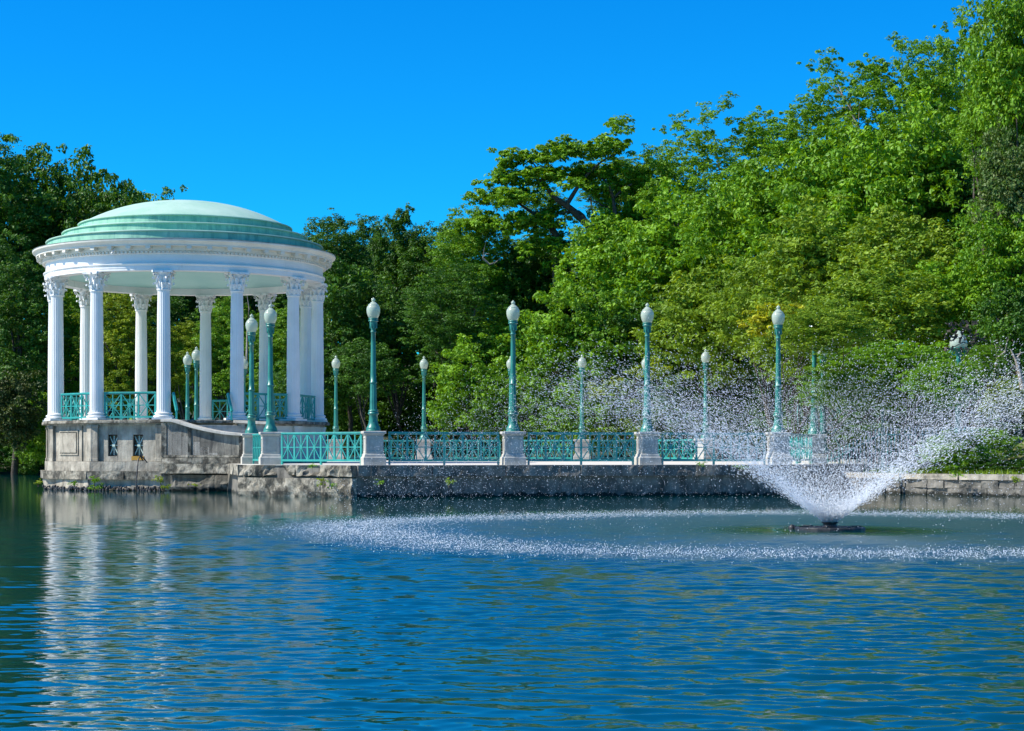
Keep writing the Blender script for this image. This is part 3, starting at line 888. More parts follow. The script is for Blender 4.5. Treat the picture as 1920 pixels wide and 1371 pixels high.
cheek(R0, lerp(R0, R1, 0.62), FLOOR - 0.01, FLOOR - 0.06, 0.35, 0.5, M['stone'], DECK, 1)

# ------------------------------------------------------------------ pedestals and lamps
def sq_lathe(mb, prof, rz=0.0):
    mb.lathe([(r * math.sqrt(2), z) for r, z in prof], 4, phase=math.pi / 4 + rz, smooth=False)
def make_pedestal_meshes():
    H = 0.93; out = {}
    a = MB(); sq_lathe(a, [(0.33, 0.0), (0.33, 0.20), (0.31, 0.23)]); a = a.mesh('base_block', M['stone'])
    d = MB(); sq_lathe(d, [(0.295, 0.23), (0.285, 0.29), (0.25, 0.33), (0.245, 0.78), (0.25, 0.80)])
    for k in range(4):                           # raised margins that leave a sunk panel
        an = k * math.pi / 2; n_ = Vector((math.cos(an), math.sin(an), 0)); t_ = Vector((-n_.y, n_.x, 0))
        for s_ in (-1, 1):
            c = n_ * 0.253 + t_ * s_ * 0.205; d.box((c.x, c.y, 0.56), (0.022, 0.075, 0.46), an)
        for z in (0.355, 0.765):
            c = n_ * 0.253; d.box((c.x, c.y, z), (0.0215, 0.34, 0.05), an)
    d = d.mesh('die', M['stone'])
    c = MB(); sq_lathe(c, [(0.25, 0.80), (0.275, 0.815), (0.285, 0.85), (0.325, 0.865), (0.33, 0.885), (0.33, 0.915), (0.315, 0.93)]); c = c.mesh('cap', M['stone'])
    return a, d, c
PM = make_pedestal_meshes()
PH_ = 0.93
def pedestal(x, y, rz, label, group, s=1.0):
    r = empty('lamp_pedestal', (x, y, DECK), rz); r.scale = (s, s, 1)
    tag(r, label, 'pedestal', group)
    for nm, me in zip(('base_block', 'die', 'cap'), PM): link(nm, me, r)
    return r
def lamp_meshes():
    b = MB()
    b.lathe([(0.205, 0), (0.205, 0.035), (0.19, 0.05), (0.195, 0.075), (0.185, 0.105), (0.15, 0.16), (0.128, 0.24), (0.118, 0.33), (0.118, 0.44), (0.135, 0.455), (0.15, 0.475), (0.15, 0.50), (0.13, 0.515), (0.125, 0.54), (0.138, 0.55), (0.138, 0.565), (0.10, 0.59)], 28)
    b.box((0, -0.118, 0.27), (0.06, 0.02, 0.09))
    base = b.mesh('base', M['teal_iron'])
    s = MB()
    s.lathe([(0.098, 0.585), (0.095, 0.70), (0.090, 1.00), (0.084, 1.30), (0.084, 1.315)], 48, flute=lambda k, n, z: 1.0 if k % 4 == 0 else (0.93 if k % 4 == 2 else 0.955), smooth=False)
    s.lathe([(0.085, 1.31), (0.103, 1.32), (0.103, 1.345), (0.082, 1.36), (0.076, 1.6), (0.066, 2.4), (0.062, 2.70), (0.078, 2.71), (0.078, 2.735), (0.064, 2.75)], 24)
    shaft_ = s.mesh('shaft', M['teal_iron'])
    c = MB()
    c.lathe([(0.062, 2.745), (0.064, 2.78), (0.075, 2.83), (0.095, 2.90), (0.105, 2.98), (0.108, 3.00), (0.135, 3.01), (0.138, 3.03), (0.12, 3.04), (0.118, 3.06), (0.132, 3.065), (0.132, 3.09), (0.11, 3.10)], 28)
    for k in range(8):
        an = k * math.pi / 4; c.box((0.092 * math.cos(an), 0.092 * math.sin(an), 2.90), (0.03, 0.022, 0.16), an)
    capi = c.mesh('lamp_holder', M['teal_iron'])
    g = MB()
    g.lathe([(0.10, 3.09), (0.125, 3.105), (0.155, 3.16), (0.178, 3.23), (0.188, 3.30), (0.188, 3.345), (0.176, 3.40), (0.150, 3.435), (0.142, 3.445), (0.147, 3.452), (0.14, 3.465), (0.10, 3.495), (0.070, 3.53), (0.045, 3.548)], 32)
    globe = g.mesh('globe', M['globe'])
    f = MB(); f.lathe([(0.04, 3.546), (0.034, 3.556), (0.052, 3.575), (0.058, 3.595), (0.050, 3.62), (0.025, 3.64), (0.018, 3.655), (0.001, 3.665)], 20)
    fin = f.mesh('finial', M['globe'])
    return [('base', base), ('shaft', shaft_), ('lamp_holder', capi), ('globe', globe), ('finial', fin)]
LM = lamp_meshes()
def lamp(x, y, z, rz, label, group='teal lamp posts with frosted acorn globes', top=None):
    r = empty('street_lamp', (x, y, z), rz); tag(r, label, 'street lamp', group)
    if top: r.scale = (1, 1, top / 3.665)
    for nm, me in LM: link(nm, me, r)
    return r

def row_angle(pts, i):
    a = pts[max(i - 1, 0)]; b = pts[min(i + 1, len(pts) - 1)]
    if i in (1, len(pts) - 2):                   # end piers keep the direction of the long row
        a, b = (pts[1], pts[2]) if i == 1 else (pts[-3], pts[-2])
    return math.atan2(b[1] - a[1], b[0] - a[0])
near_lab = ['lamp post at the foot of the bandstand stair, in front of the white column',
 'lamp post on the corner pier where the long front railing begins, right of the stair',
 'tall lamp post standing just clear of the bandstand against dark trees',
 'lamp post in the middle of the front row, hiding the rear globe behind its shaft',
 'front row lamp post whose base is veiled by the edge of the fountain spray',
 'front row lamp post beside the golden leaves, above the fountain spray',
 'lamp post behind the spray with its globe hidden in green branches']
near_ped = ['stone pedestal at the end of the curved cheek wall of the stair',
 'stone pedestal at the left end of the long front railing',
 'stone pedestal under the lamp post nearest right of the bandstand',
 'stone pedestal under the middle lamp post of the front row',
 'stone pedestal in the light outer spray of the fountain',
 'stone pedestal behind the dense left arm of the fountain spray',
 'stone pedestal veiled by spray at the far right end of the front railing']
for i, (x, y) in enumerate(NEAR):
    rz = R(12.7)
    pedestal(x, y, rz, near_ped[i], 'stone pedestals of the front railing', s=0.94)
    lamp(x, y, DECK + PH_, rz, near_lab[i])
rail_lab = ['short teal railing seen almost end on between the two pedestals by the stair',
 'teal star-panelled railing in the first bay right of the bandstand stair',
 'teal star-panelled railing in the clear front bay before the dark trees',
 'teal star-panelled front railing bay in the thin outer spray',
 'teal star-panelled front railing bay veiled by the left arm of the spray',
 'short teal railing seen almost end on behind the fountain jet']
for i in range(6):
    p, q_ = shorten(NEAR[i], NEAR[i + 1], 0.42 if i else 0.40, 0.40)
    e = empty('railing'); tag(e, rail_lab[i], 'railing', 'teal railings along the front of the promenade')
    # set slightly towards the water
    d = np.array(q_) - np.array(p); n_ = np.array([d[1], -d[0]]) / np.hypot(*d) * 0.0
    railing(tuple(np.array(p) + n_), tuple(np.array(q_) + n_), DECK, 6, 0.915, 0.125, e)

far_lab = ['leftmost small lamp post seen between bandstand columns, the lower of its pair',
 'second small lamp post seen between bandstand columns, slightly higher than its neighbour',
 'small rear lamp post peeping out beside the bandstand column behind the stair lamps',
 'small rear lamp post just right of the bandstand against dark trees',
 'small rear lamp post seen through the clear front railing bay before dark trees',
 'rear lamp post almost hidden behind the middle front lamp post',
 'small rear lamp post in front of light green trees at the spray edge',
 'rear lamp post whose globe shows behind the shaft of a front lamp',
 'rear lamp post with leaves over its finial, standing in the upper spray']
for i, (x, y) in enumerate(FAR):
    rz = 0.0 if 2 <= i <= 7 else R(60 if i < 2 else -60)
    pedestal(x, y, rz, ['rear stone pedestal below the first lamp pair seen through the columns', 'rear stone pedestal of the higher lamp seen through the columns', 'rear stone pedestal hidden behind the bandstand podium', 'rear stone pedestal seen through the first railing bay', 'rear stone pedestal seen through the clear railing bay', 'rear stone pedestal behind the middle front pedestal', 'rear stone pedestal behind the thin spray bay', 'rear stone pedestal just behind a front pedestal in the spray', 'rear stone pedestal seen through the sprayed railing bay'][i], 'stone pedestals along the rear of the promenade', s=1.12)
    tops = [3.0, 3.25, 3.67, 3.67, 3.67, 3.67, 3.67, 3.67, 3.67]
    lamp(x, y, DECK + PH_ if i != 0 else DECK + PH_, rz, far_lab[i], 'small teal lamp posts along the rear of the promenade')
rear_rail = ['rear teal railing behind the stair lamps', 'rear teal railing right of the bandstand, before black shade', 'rear teal railing left half of the view through the clear bay', 'rear teal railing before light green bushes at the middle front lamp', 'bright rear teal railing seen through the sprayed bay', 'rear teal railing running forward in the spray']
for j, i in enumerate(range(2, 8)):
    p, q_ = shorten(FAR[i], FAR[i + 1], 0.45, 0.45)
    e = empty('railing'); tag(e, rear_rail[j], 'railing', 'teal railings along the rear of the promenade')
    railing(p, q_, DECK, 6 if i != 6 else 4, 0.915, 0.125, e)

# lamp with scroll brackets at the land end, and the two-globe lamp deep in the branches
def scroll(mb, o, d, s, flip=1):
    pts = []
    for k in range(22):
        t = k / 21; a = t * math.pi * 2.6; r = 0.22 * s * (1 - 0.72 * t)
        pts.append(Vector(o) + d * (r * math.cos(a)) + Vector((0, 0, flip * r * math.sin(a))))
    mb.tube(pts, 0.020, 6)
x, y, _ = px(1543, 0, 58.2)
r = empty('bracket_lamp', (x, y, DECK + 0.35)); tag(r, 'teal lamp post with curled iron brackets half hidden in leaves behind the spray', 'street lamp')
for nm, me in LM: link(nm, me, r)
mb = MB()
for s_ in (1,):
    scroll(mb, (0.30, 0, 1.25), Vector((1, 0, 0)), 1.15); scroll(mb, (0.22, 0, 0.78), Vector((1, 0, 0)), 0.9, -1)
    mb.tube([Vector((0.10, 0, 0.45)), Vector((0.34, 0, 0.50)), Vector((0.52, 0, 0.25)), Vector((0.55, 0, -0.4))], 0.02, 6)
mb.build('scroll_bracket', M['teal_iron'], r)
x, y, _ = px(1797, 0, 53.5); gz = ground_z(x, y)
r = empty('wide_globe_lamp', (x, y, gz)); tag(r, 'tall lamp with wide pale shade half covered by dark branches near the right edge', 'street lamp')
top = px(0, 620, 53.5)[2] - gz
mb = MB(); mb.lathe([(0.16, 0), (0.15, 0.3), (0.09, 0.5), (0.085, top - 1.9), (0.115, top - 1.88), (0.115, top - 1.84), (0.075, top - 1.82), (0.06, top - 0.75)], 20); mb.build('shaft', M['teal_iron'], r)
mb = MB(); mb.lathe([(0.06, top - 0.76), (0.10, top - 0.70), (0.09, top - 0.62), (0.24, top - 0.56), (0.27, top - 0.53), (0.27, top - 0.50), (0.10, top - 0.49)], 24)
for s_ in (-1, 1): scroll(mb, (0.14 * s_, 0, top - 0.66), Vector((s_, 0, 0)), 0.5)
mb.build('lamp_holder', M['teal_iron'], r)
mb = MB(); mb.lathe([(0.24, top - 0.49), (0.26, top - 0.44), (0.255, top - 0.34), (0.22, top - 0.22), (0.16, top - 0.13), (0.10, top - 0.08), (0.06, top - 0.02), (0.02, top)], 28); mb.build('globe', M['globe'], r)
# plain teal posts with spiked finials
for (xx, dd, ty, lb) in ((1497, 60.0, 752, 'slim teal post with spike finial behind the short end railing'), (1655, 58.5, 742, 'slim teal post with ball finial rising above the picket fence')):
    x, y, _ = px(xx, 0, dd); gz = DECK if xx < 1550 else ground_z(x, y)
    t = px(0, ty, dd)[2] - gz
    mb = MB(); mb.lathe([(0.10, 0), (0.10, 0.12), (0.055, 0.2), (0.05, t - 0.45), (0.085, t - 0.42), (0.085, t - 0.38), (0.05, t - 0.34), (0.075, t - 0.22), (0.03, t - 0.1), (0.005, t)], 16)
    o = mb.build('fence_post', M['teal_iron'], None, (x, y, gz)); tag(o, lb, 'post')
# picket fence on the right bank
def picket_fence(p0, p1, label, n, hgt):
    a = Vector(p0); b = Vector(p1); d = (b - a); ln = d.length
    rz = math.atan2(d.y, d.x); g0 = ground_z(a.x, a.y)
    r = empty('picket_fence', (a.x, a.y, g0), rz); tag(r, label, 'fence')
    sl = (ground_z(b.x, b.y) - g0) / ln
    pm = MB(); pm.box((0, 0, hgt / 2), (0.022, 0.022, hgt)); pm.lathe([(0.03, hgt), (0.001, hgt + 0.10)], 4)
    pm = pm.mesh('picket', M['teal'])
    for z in (0.22, hgt - 0.16):
        mb = MB(); mb.bar((0, 0, z), (ln, 0, z + sl * ln), 0.035); mb.build('rail', M['teal'], r)
    for k in range(n): link('picket', pm, r, (ln * k / (n - 1), 0, sl * ln * k / (n - 1)))
picket_fence((px(1552, 0, 58.5)[0], 58.5), (px(1655, 0, 58.5)[0], 58.5), 'teal iron picket fence between the bracket lamp and the ball post', 16, 1.45)
picket_fence((px(1658, 0, 58.3)[0], 58.3), (px(1850, 0, 56.5)[0], 56.5), 'long teal iron picket fence in front of the dark shrubs at right', 30, 1.40)
# slatted bench behind the jet
x, y, _ = px(1577, 0, 63.0); zz = px(0, 868, 63)[2]
r = empty('park_bench', (x, y, zz - 0.42 + 0.42)); tag(r, 'pale slatted bench just visible through the spray above the jet', 'bench')
sl = MB(); sl.box((0, 0, 0.06), (0.055, 0.05, 0.12)); sl = sl.mesh('slat', M['bench'])
for k in list(range(8)) + [9, 10, 11]: link('slat', sl, r, (k * 0.078, 0, 0))
mb = MB(); mb.box((0.43, 0.03, 0.015), (0.95, 0.03, 0.03)); mb.box((0.43, 0.25, -0.02), (0.95, 0.4, 0.03)); mb.build('seat', M['bench'], r)
mb = MB(); mb.box((0.03, 0.25, -0.3), (0.06, 0.36, 0.56)); mb.box((0.83, 0.25, -0.3), (0.06, 0.36, 0.56)); mb.build('leg', M['bench'], r)

# ------------------------------------------------------------------ retaining wall on the right bank: separate rough stones
wall = empty('retaining_wall', (12, 52, 0)); tag(wall, 'low rough stone retaining wall along the right bank', 'wall')
wp = [(10.35, 56.9), (10.62, 55.0), (11.5, 52.9), (12.7, 51.4), (15.2, 49.3), (18.8, 46.3), (23.5, 41.5)]
k = 0
for a, b in zip(wp[:-1], wp[1:]):
    L_ = math.hypot(b[0] - a[0], b[1] - a[1])
    for row, (z0, z1) in enumerate(((-0.25, 0.20), (0.205, 0.44))):
        t = 0.0
        while t < L_ - 0.05:
            w = random.uniform(0.45, 0.95); t1 = min(t + w, L_)
            if L_ - t1 < 0.25: t1 = L_
            p = (a[0] - 12 + (b[0] - a[0]) * t / L_, a[1] - 52 + (b[1] - a[1]) * t / L_); q_ = (a[0] - 12 + (b[0] - a[0]) * (t1 - 0.02) / L_, a[1] - 52 + (b[1] - a[1]) * (t1 - 0.02) / L_)
            k += 1; rough_slab(p, q_, z0, z1, random.uniform(0, 0.06), 0.45, k, amp=0.07, res=0.12).build('stone', M['concrete_dark'], wall)  # shade of trees and spray put into the stone colour
            t = t1
    for (p, q_) in split(a, b, max(1, int(L_ / 1.3)), 0.01):
        k += 1; rough_slab((p[0] - 12, p[1] - 52), (q_[0] - 12, q_[1] - 52), 0.445, 0.60, 0.08, 0.6, k, amp=0.03, res=0.12).build('coping_stone', M['concrete'], wall)
# pale path edge on the lawn at the right
mb = MB()
x0, x1 = px(1885, 0, 54)[0], px(2100, 0, 54)[0]
pts = [(x0, 54.2), (x1, 52.0), (x1, 52.9), (x0, 55.0)]
vs = [(x, y, ground_z(x, y) + 0.0) for x, y in pts]
zt = max(v[2] for v in vs) + 0.02
mb.prism(pts, 0.4, zt + 0.06)
tag(mb.build('path', M['deck']), kind='structure')

# ------------------------------------------------------------------ fountain
ft = empty('fountain', (FX, FD, 0)); tag(ft, 'floating round black fountain throwing a wide cone of spray', 'fountain')
mb = MB()
mb.lathe([(0.30, -0.06), (0.52, -0.06), (0.545, -0.03), (0.545, 0.035), (0.53, 0.05), (0.33, 0.05), (0.30, 0.03), (0.30, -0.06)], 18, smooth=False, cap=False)
mb.build('float_ring', M['black'], ft)
mb = MB(); mb.box((0, 0, 0), (0.16, 0.05, 0.02)); clamp_me = mb.mesh('clamp', M['black'])
for k in range(6):
    a = k * math.pi / 3 + 0.2; link('clamp', clamp_me, ft, (0.43 * math.cos(a), 0.43 * math.sin(a), 0.056), a)
mb = MB(); mb.lathe([(0.31, 0.0), (0.31, 0.03), (0.12, 0.05), (0.10, 0.10), (0.13, 0.115), (0.13, 0.13), (0.07, 0.13)], 20); mb.build('nozzle', M['black'], ft)
x, y, _ = px(1485, 0, 28.2)
mb = MB(); mb.lathe([(0.03, -0.05), (0.06, 0.0), (0.055, 0.05), (0.02, 0.08)], 8, c=(0, 0, 0)); mb.tube([(-0.05, 0, 0.03), (0.02, 0, 0.06), (0.12, 0.02, 0.0), (0.2, 0.03, -0.06)], 0.018, 6)
o = mb.build('mooring_buoy', M['black'], None, (x, y, 0)); tag(o, 'tiny black mooring float just left of the fountain ring', 'float')

def drops(P, S, seed, D_=None, stretch=1.0):
    """little tetrahedra; S = radius of each; a bit longer along their flight"""
    rs = np.random.RandomState(seed); n = len(P)
    T = np.array([(1, 1, 1), (-1, -1, 1), (-1, 1, -1), (1, -1, -1)], float) / math.sqrt(3)
    q = rs.normal(size=(n, 4)); q /= np.linalg.norm(q, axis=1)[:, None]
    w, x, y, z = q.T
    Rm = np.stack([1 - 2 * (y * y + z * z), 2 * (x * y - z * w), 2 * (x * z + y * w), 2 * (x * y + z * w), 1 - 2 * (x * x + z * z), 2 * (y * z - x * w), 2 * (x * z - y * w), 2 * (y * z + x * w), 1 - 2 * (x * x + y * y)], -1).reshape(n, 3, 3)
    V = np.einsum('nij,kj->nki', Rm, T) * S[:, None, None]
    if D_ is not None:
        V = V + D_[:, None, :] * (np.einsum('nki,ni->nk', V, D_) * (stretch - 1))[:, :, None]
    V = V + P[:, None, :]
    Fc = np.array([(0, 1, 3), (0, 2, 1), (0, 3, 2), (1, 2, 3)])
    Fa = (np.arange(n)[:, None, None] * 4 + Fc[None]).reshape(-1, 3)
    return V.reshape(-1, 3), Fa
def build_spray():
    rs = np.random.RandomState(5); g = 9.81
    n = 102000
    th = np.radians(np.clip(rs.normal(41.5, 3.6, n), 31, 50))
    sheet = rs.rand(n) < 0.30; th[sheet] = np.radians(rs.normal(38, 1.5, sheet.sum()))
    az = rs.rand(n) * 2 * math.pi
    v = np.sqrt(g * (11.5 + rs.normal(0, 0.75, n))); kd = 0.55
    t = 1.5 * (0.01 + 0.99 * rs.rand(n) ** 1.1)
    ek = np.exp(-kd * t)
    r = 0.07 + v * np.cos(th) * (1 - ek) / kd; z = 0.13 + (v * np.sin(th) + g / kd) * (1 - ek) / kd - g * t / kd
    sc = 0.02 + 0.035 * r
    P = np.stack([FX + r * np.cos(az) + rs.normal(0, 1, n) * sc, FD + r * np.sin(az) + rs.normal(0, 1, n) * sc, z + rs.normal(0, 1, n) * sc * 0.8], -1)
    keep = P[:, 2] > 0.01; P = P[keep]
    n = len(P)
    S = 0.0023 + 0.0048 * rs.rand(n) ** 2.4 
    big = rs.rand(n) < 0.05; S[big] *= 1.25
    V, Fa = drops(P, S, 8)
    o = link('fountain_spray', fast_mesh('fountain_spray', V, Fa, M['drops']))
    tag(o, 'wide bowl shaped spray of white drops thrown by the fountain', 'spray', kind='stuff')
    n = 50000
    az = rs.rand(n) * 2 * math.pi; th = np.radians(np.clip(rs.normal(40, 3.6, n), 32, 50)); v = 10.5 + rs.normal(0, 0.3, n)
    t = 0.55 * rs.rand(n) ** 2.1
    r = 0.05 + v * np.cos(th) * t; z = 0.12 + v * np.sin(th) * t - 4.9 * t * t
    sc = 0.008 + 0.02 * r
    P = np.stack([FX + r * np.cos(az) + rs.normal(0, 1, n) * sc, FD + r * np.sin(az) + rs.normal(0, 1, n) * sc, z + rs.normal(0, 1, n) * sc], -1)
    Dv = np.stack([np.cos(th) * np.cos(az), np.cos(th) * np.sin(az), np.sin(th) - 0.9 * t], -1); Dv /= np.linalg.norm(Dv, axis=1)[:, None]
    V, Fa = drops(P, 0.0028 + 0.0030 * rs.rand(n), 12, Dv, 4.5)
    o = link('fountain_jet', fast_mesh('fountain_jet', V, Fa, M['drops']))
    tag(o, 'dense white V shaped jet rising from the fountain nozzle', 'spray', kind='stuff')
    # splashes where the drops come down
    n = 50000
    az = rs.rand(n) * 2 * math.pi; rr = 7.45 + rs.normal(0, 0.62, n) + 0.25 * np.sin(az * 5)
    z = np.abs(rs.normal(0, 1, n)) * 0.045 * np.exp(-np.abs(rr - 7.4) * 0.3)
    P = np.stack([FX + rr * np.cos(az), FD + rr * np.sin(az), z + 0.004], -1)
    S = 0.0028 + 0.0055 * rs.rand(n) ** 2.2
    V, Fa = drops(P, S, 9)
    o = link('splash_ring', fast_mesh('splash_ring', V, Fa, M['drops']))
    tag(o, 'glittering ring of splashes on the water around the fountain', 'splashes', kind='stuff')
build_spray()

# ------------------------------------------------------------------ foliage
def leaves(P, Nrm, Ls, tint, rs, hang=0.0, asp=0.55):
    n = len(P)
    Nrm = Nrm / np.linalg.norm(Nrm, axis=1)[:, None]
    r = rs.normal(size=(n, 3)); r[:, 2] -= hang
    a = r - (r * Nrm).sum(1)[:, None] * Nrm; a /= np.linalg.norm(a, axis=1)[:, None] + 1e-9
    b = np.cross(Nrm, a)
    Lh = (Ls * 0.5)[:, None]; Wh = Lh * asp
    V = np.stack([P - a * Lh, P + b * Wh - a * Lh * 0.1 + Nrm * Wh * 0.25, P + a * Lh, P - b * Wh - a * Lh * 0.1 + Nrm * Wh * 0.25], 1).reshape(-1, 3)
    Fc = np.arange(n * 4).reshape(n, 4)
    return V, Fc, np.repeat(tint, 4)

def crown_points(rs, c, rx, ry, rz, nb, rb, shell=0.55, front=True, under=0.35):
    """bough centres spread through an uneven ellipsoid"""
    d = rs.normal(size=(nb, 3)); d /= np.linalg.norm(d, axis=1)[:, None]
    d[:, 2] = np.where(d[:, 2] < -under, -d[:, 2] * 0.5, d[:, 2]); 
    lump = 1.0 + 0.22 * vnoise(d * 1.9 + rs.rand() * 40) + 0.09 * vnoise(d * 5 + rs.rand() * 40)
    rad = (shell + (1 - shell) * rs.rand(nb) ** 0.6) * lump
    return np.stack([c[0] + d[:, 0] * rad * rx, c[1] + d[:, 1] * rad * ry, c[2] + d[:, 2] * rad * rz], -1), d

def make_crown(rs, c, rx, ry, rz, nleaf, leaf, rb, nb=None, flat=0.5, hang=0.25, shell=0.5, asp=0.55, sparse=0.0, spread_tint=0.55):
    if nb is None: nb = int(max(14, 3.6 * (rx * rz) / (rb * rb)))
    B, d = crown_points(rs, c, rx, ry, rz, nb, rb, shell)
    if sparse: B = B[rs.rand(len(B)) > sparse]
    nb = len(B)
    br = rb * rs.uniform(0.65, 1.35, nb)
    # each bough: several leafy sprays
    ns = 5
    SP = B[:, None, :] + rs.normal(size=(nb, ns, 3)) * (br[:, None, None] * np.array([0.62, 0.62, 0.34]))
    SP = SP.reshape(-1, 3); sr = np.repeat(br, ns) * rs.uniform(0.35, 0.7, nb * ns)
    k = rs.randint(0, len(SP), nleaf)
    dd = rs.normal(size=(nleaf, 3)); dd /= np.linalg.norm(dd, axis=1)[:, None]
    dd[:, 2] = np.where(dd[:, 2] < 0, dd[:, 2] * np.where(rs.rand(nleaf) < 0.6, -1, 1), dd[:, 2])
    rad = sr[k] * (0.45 + 0.6 * rs.rand(nleaf) ** 0.7)
    P = SP[k] + dd * rad[:, None] * np.array([1.0, 1.0, flat])
    Nr = dd * 0.7 + np.array([0, 0, 0.75]) + rs.normal(size=(nleaf, 3)) * 0.5
    bt = rs.rand(len(SP)) * spread_tint
    tint = np.clip(bt[k] + (1 - spread_tint) * rs.rand(nleaf), 0, 1)
    Ls = leaf * rs.uniform(0.6, 1.35, nleaf)
    return leaves(P, Nr, Ls, tint, rs, hang, asp), B

def trunk_mesh(name, base, top, r0, limbs, rs, mat, wob=0.3):
    mb = MB(); pts = []; m = 7
    for k in range(m + 1):
        t = k / m; p = Vector(base).lerp(Vector(top), t)
        p += Vector((rs.normal(), rs.normal(), 0)) * wob * (0.2 if k == 0 else 1) * 0.5
        pts.append(p)
    mb.tube(pts, [r0 * (1 - 0.8 * k / m) * (1.35 if k == 0 else 1) for k in range(m + 1)], 8)
    for L_ in limbs:
        t = rs.uniform(0.35, 0.9); s_ = pts[int(t * m)]
        e = Vector(L_); mid = s_.lerp(e, 0.5) + Vector((rs.normal() * 0.3, rs.normal() * 0.3, 0.35 + 0.3 * rs.rand()))
        q = s_.lerp(mid, 0.5) + Vector((0, 0, 0.1)); rr = r0 * (1 - 0.75 * t) * 0.55
        mb.tube([s_, q, mid, mid.lerp(e, 0.5) + Vector((rs.normal() * 0.15, 0, rs.normal() * 0.15)), e], [rr, rr * 0.8, rr * 0.6, rr * 0.4, rr * 0.15], 5)
    return mb.mesh(name, mat)

TREE_I = [0]
# crowns of a few builds, shared by the trees: tall ones fill 3 x 3 x 6 m half axes, round ones 2 x 2 x 2
def crown_variant(seed, rx, rz, nleaf, leaf, rb, nb, flat, hang, asp, inner=0.3, sparse=0.0):
    rs = np.random.RandomState(seed)
    B, d = crown_points(rs, (0, 0, 0), rx, rx, rz, nb, rb, 0.62, under=0.9)
    nin = int(nb * inner)
    u = rs.normal(size=(nin, 3)); u /= np.linalg.norm(u, axis=1)[:, None]; u *= (rs.rand(nin) ** 0.5 * 0.6)[:, None]
    B = np.concatenate([B, u * np.array([rx, rx, rz])])
    # no bough may hang out too far
    nb = len(B); br = rb * rs.uniform(0.6, 1.3, nb)
    ns = 6
    SP = (B[:, None, :] + rs.normal(size=(nb, ns, 3)) * (br[:, None, None] * np.array([0.60, 0.60, 0.38]))).reshape(-1, 3)
    sr = np.repeat(br, ns) * rs.uniform(0.3, 0.62, nb * ns)
    k = rs.randint(0, len(SP), nleaf)
    dd = rs.normal(size=(nleaf, 3)); dd /= np.linalg.norm(dd, axis=1)[:, None]
    dd[:, 2] = np.where(dd[:, 2] < 0, dd[:, 2] * np.where(rs.rand(nleaf) < 0.5, -1, 1), dd[:, 2])
    rad = sr[k] * (0.4 + 0.65 * rs.rand(nleaf) ** 0.7)
    P = SP[k] + dd * rad[:, None] * np.array([1.0, 1.0, flat])
    Nr = dd * 0.8 + np.array([0, 0, 0.6]) + rs.normal(size=(nleaf, 3)) * 0.55
    bt = rs.rand(nb); st = rs.rand(len(SP))
    tint = np.clip(0.35 * bt[k // ns] + 0.25 * st[k] + 0.4 * rs.rand(nleaf), 0, 1)
    Ls = leaf * rs.uniform(0.6, 1.4, nleaf)
    V, Fc, T_ = leaves(P, Nr, Ls, tint, rs, hang, asp)
    return fast_mesh('crown', V, Fc, None, attrs={'leaf_tint': T_}), B[:nb - nin]
CV = {'tall': [crown_variant(41 + k, 3, 6, 50000, 0.168, 0.80, 165, 0.65, 0.25, 0.60) for k in range(5)],
      'feather': [crown_variant(61 + k, 3, 6, 50000, 0.182, 0.70, 190, 0.6, 0.5, 0.42) for k in range(3)],
      'airy': [crown_variant(81 + k, 3, 6, 30000, 0.165, 0.55, 140, 0.7, 0.2, 0.55, inner=0.2) for k in range(3)],
      'spiky': [crown_variant(91, 3, 6, 40000, 0.30, 0.6, 180, 1.7, -1.5, 0.3)],
      'round': [crown_variant(51 + k, 2, 2, 24000, 0.135, 0.55, 85, 0.65, 0.3, 0.55) for k in range(3)]}
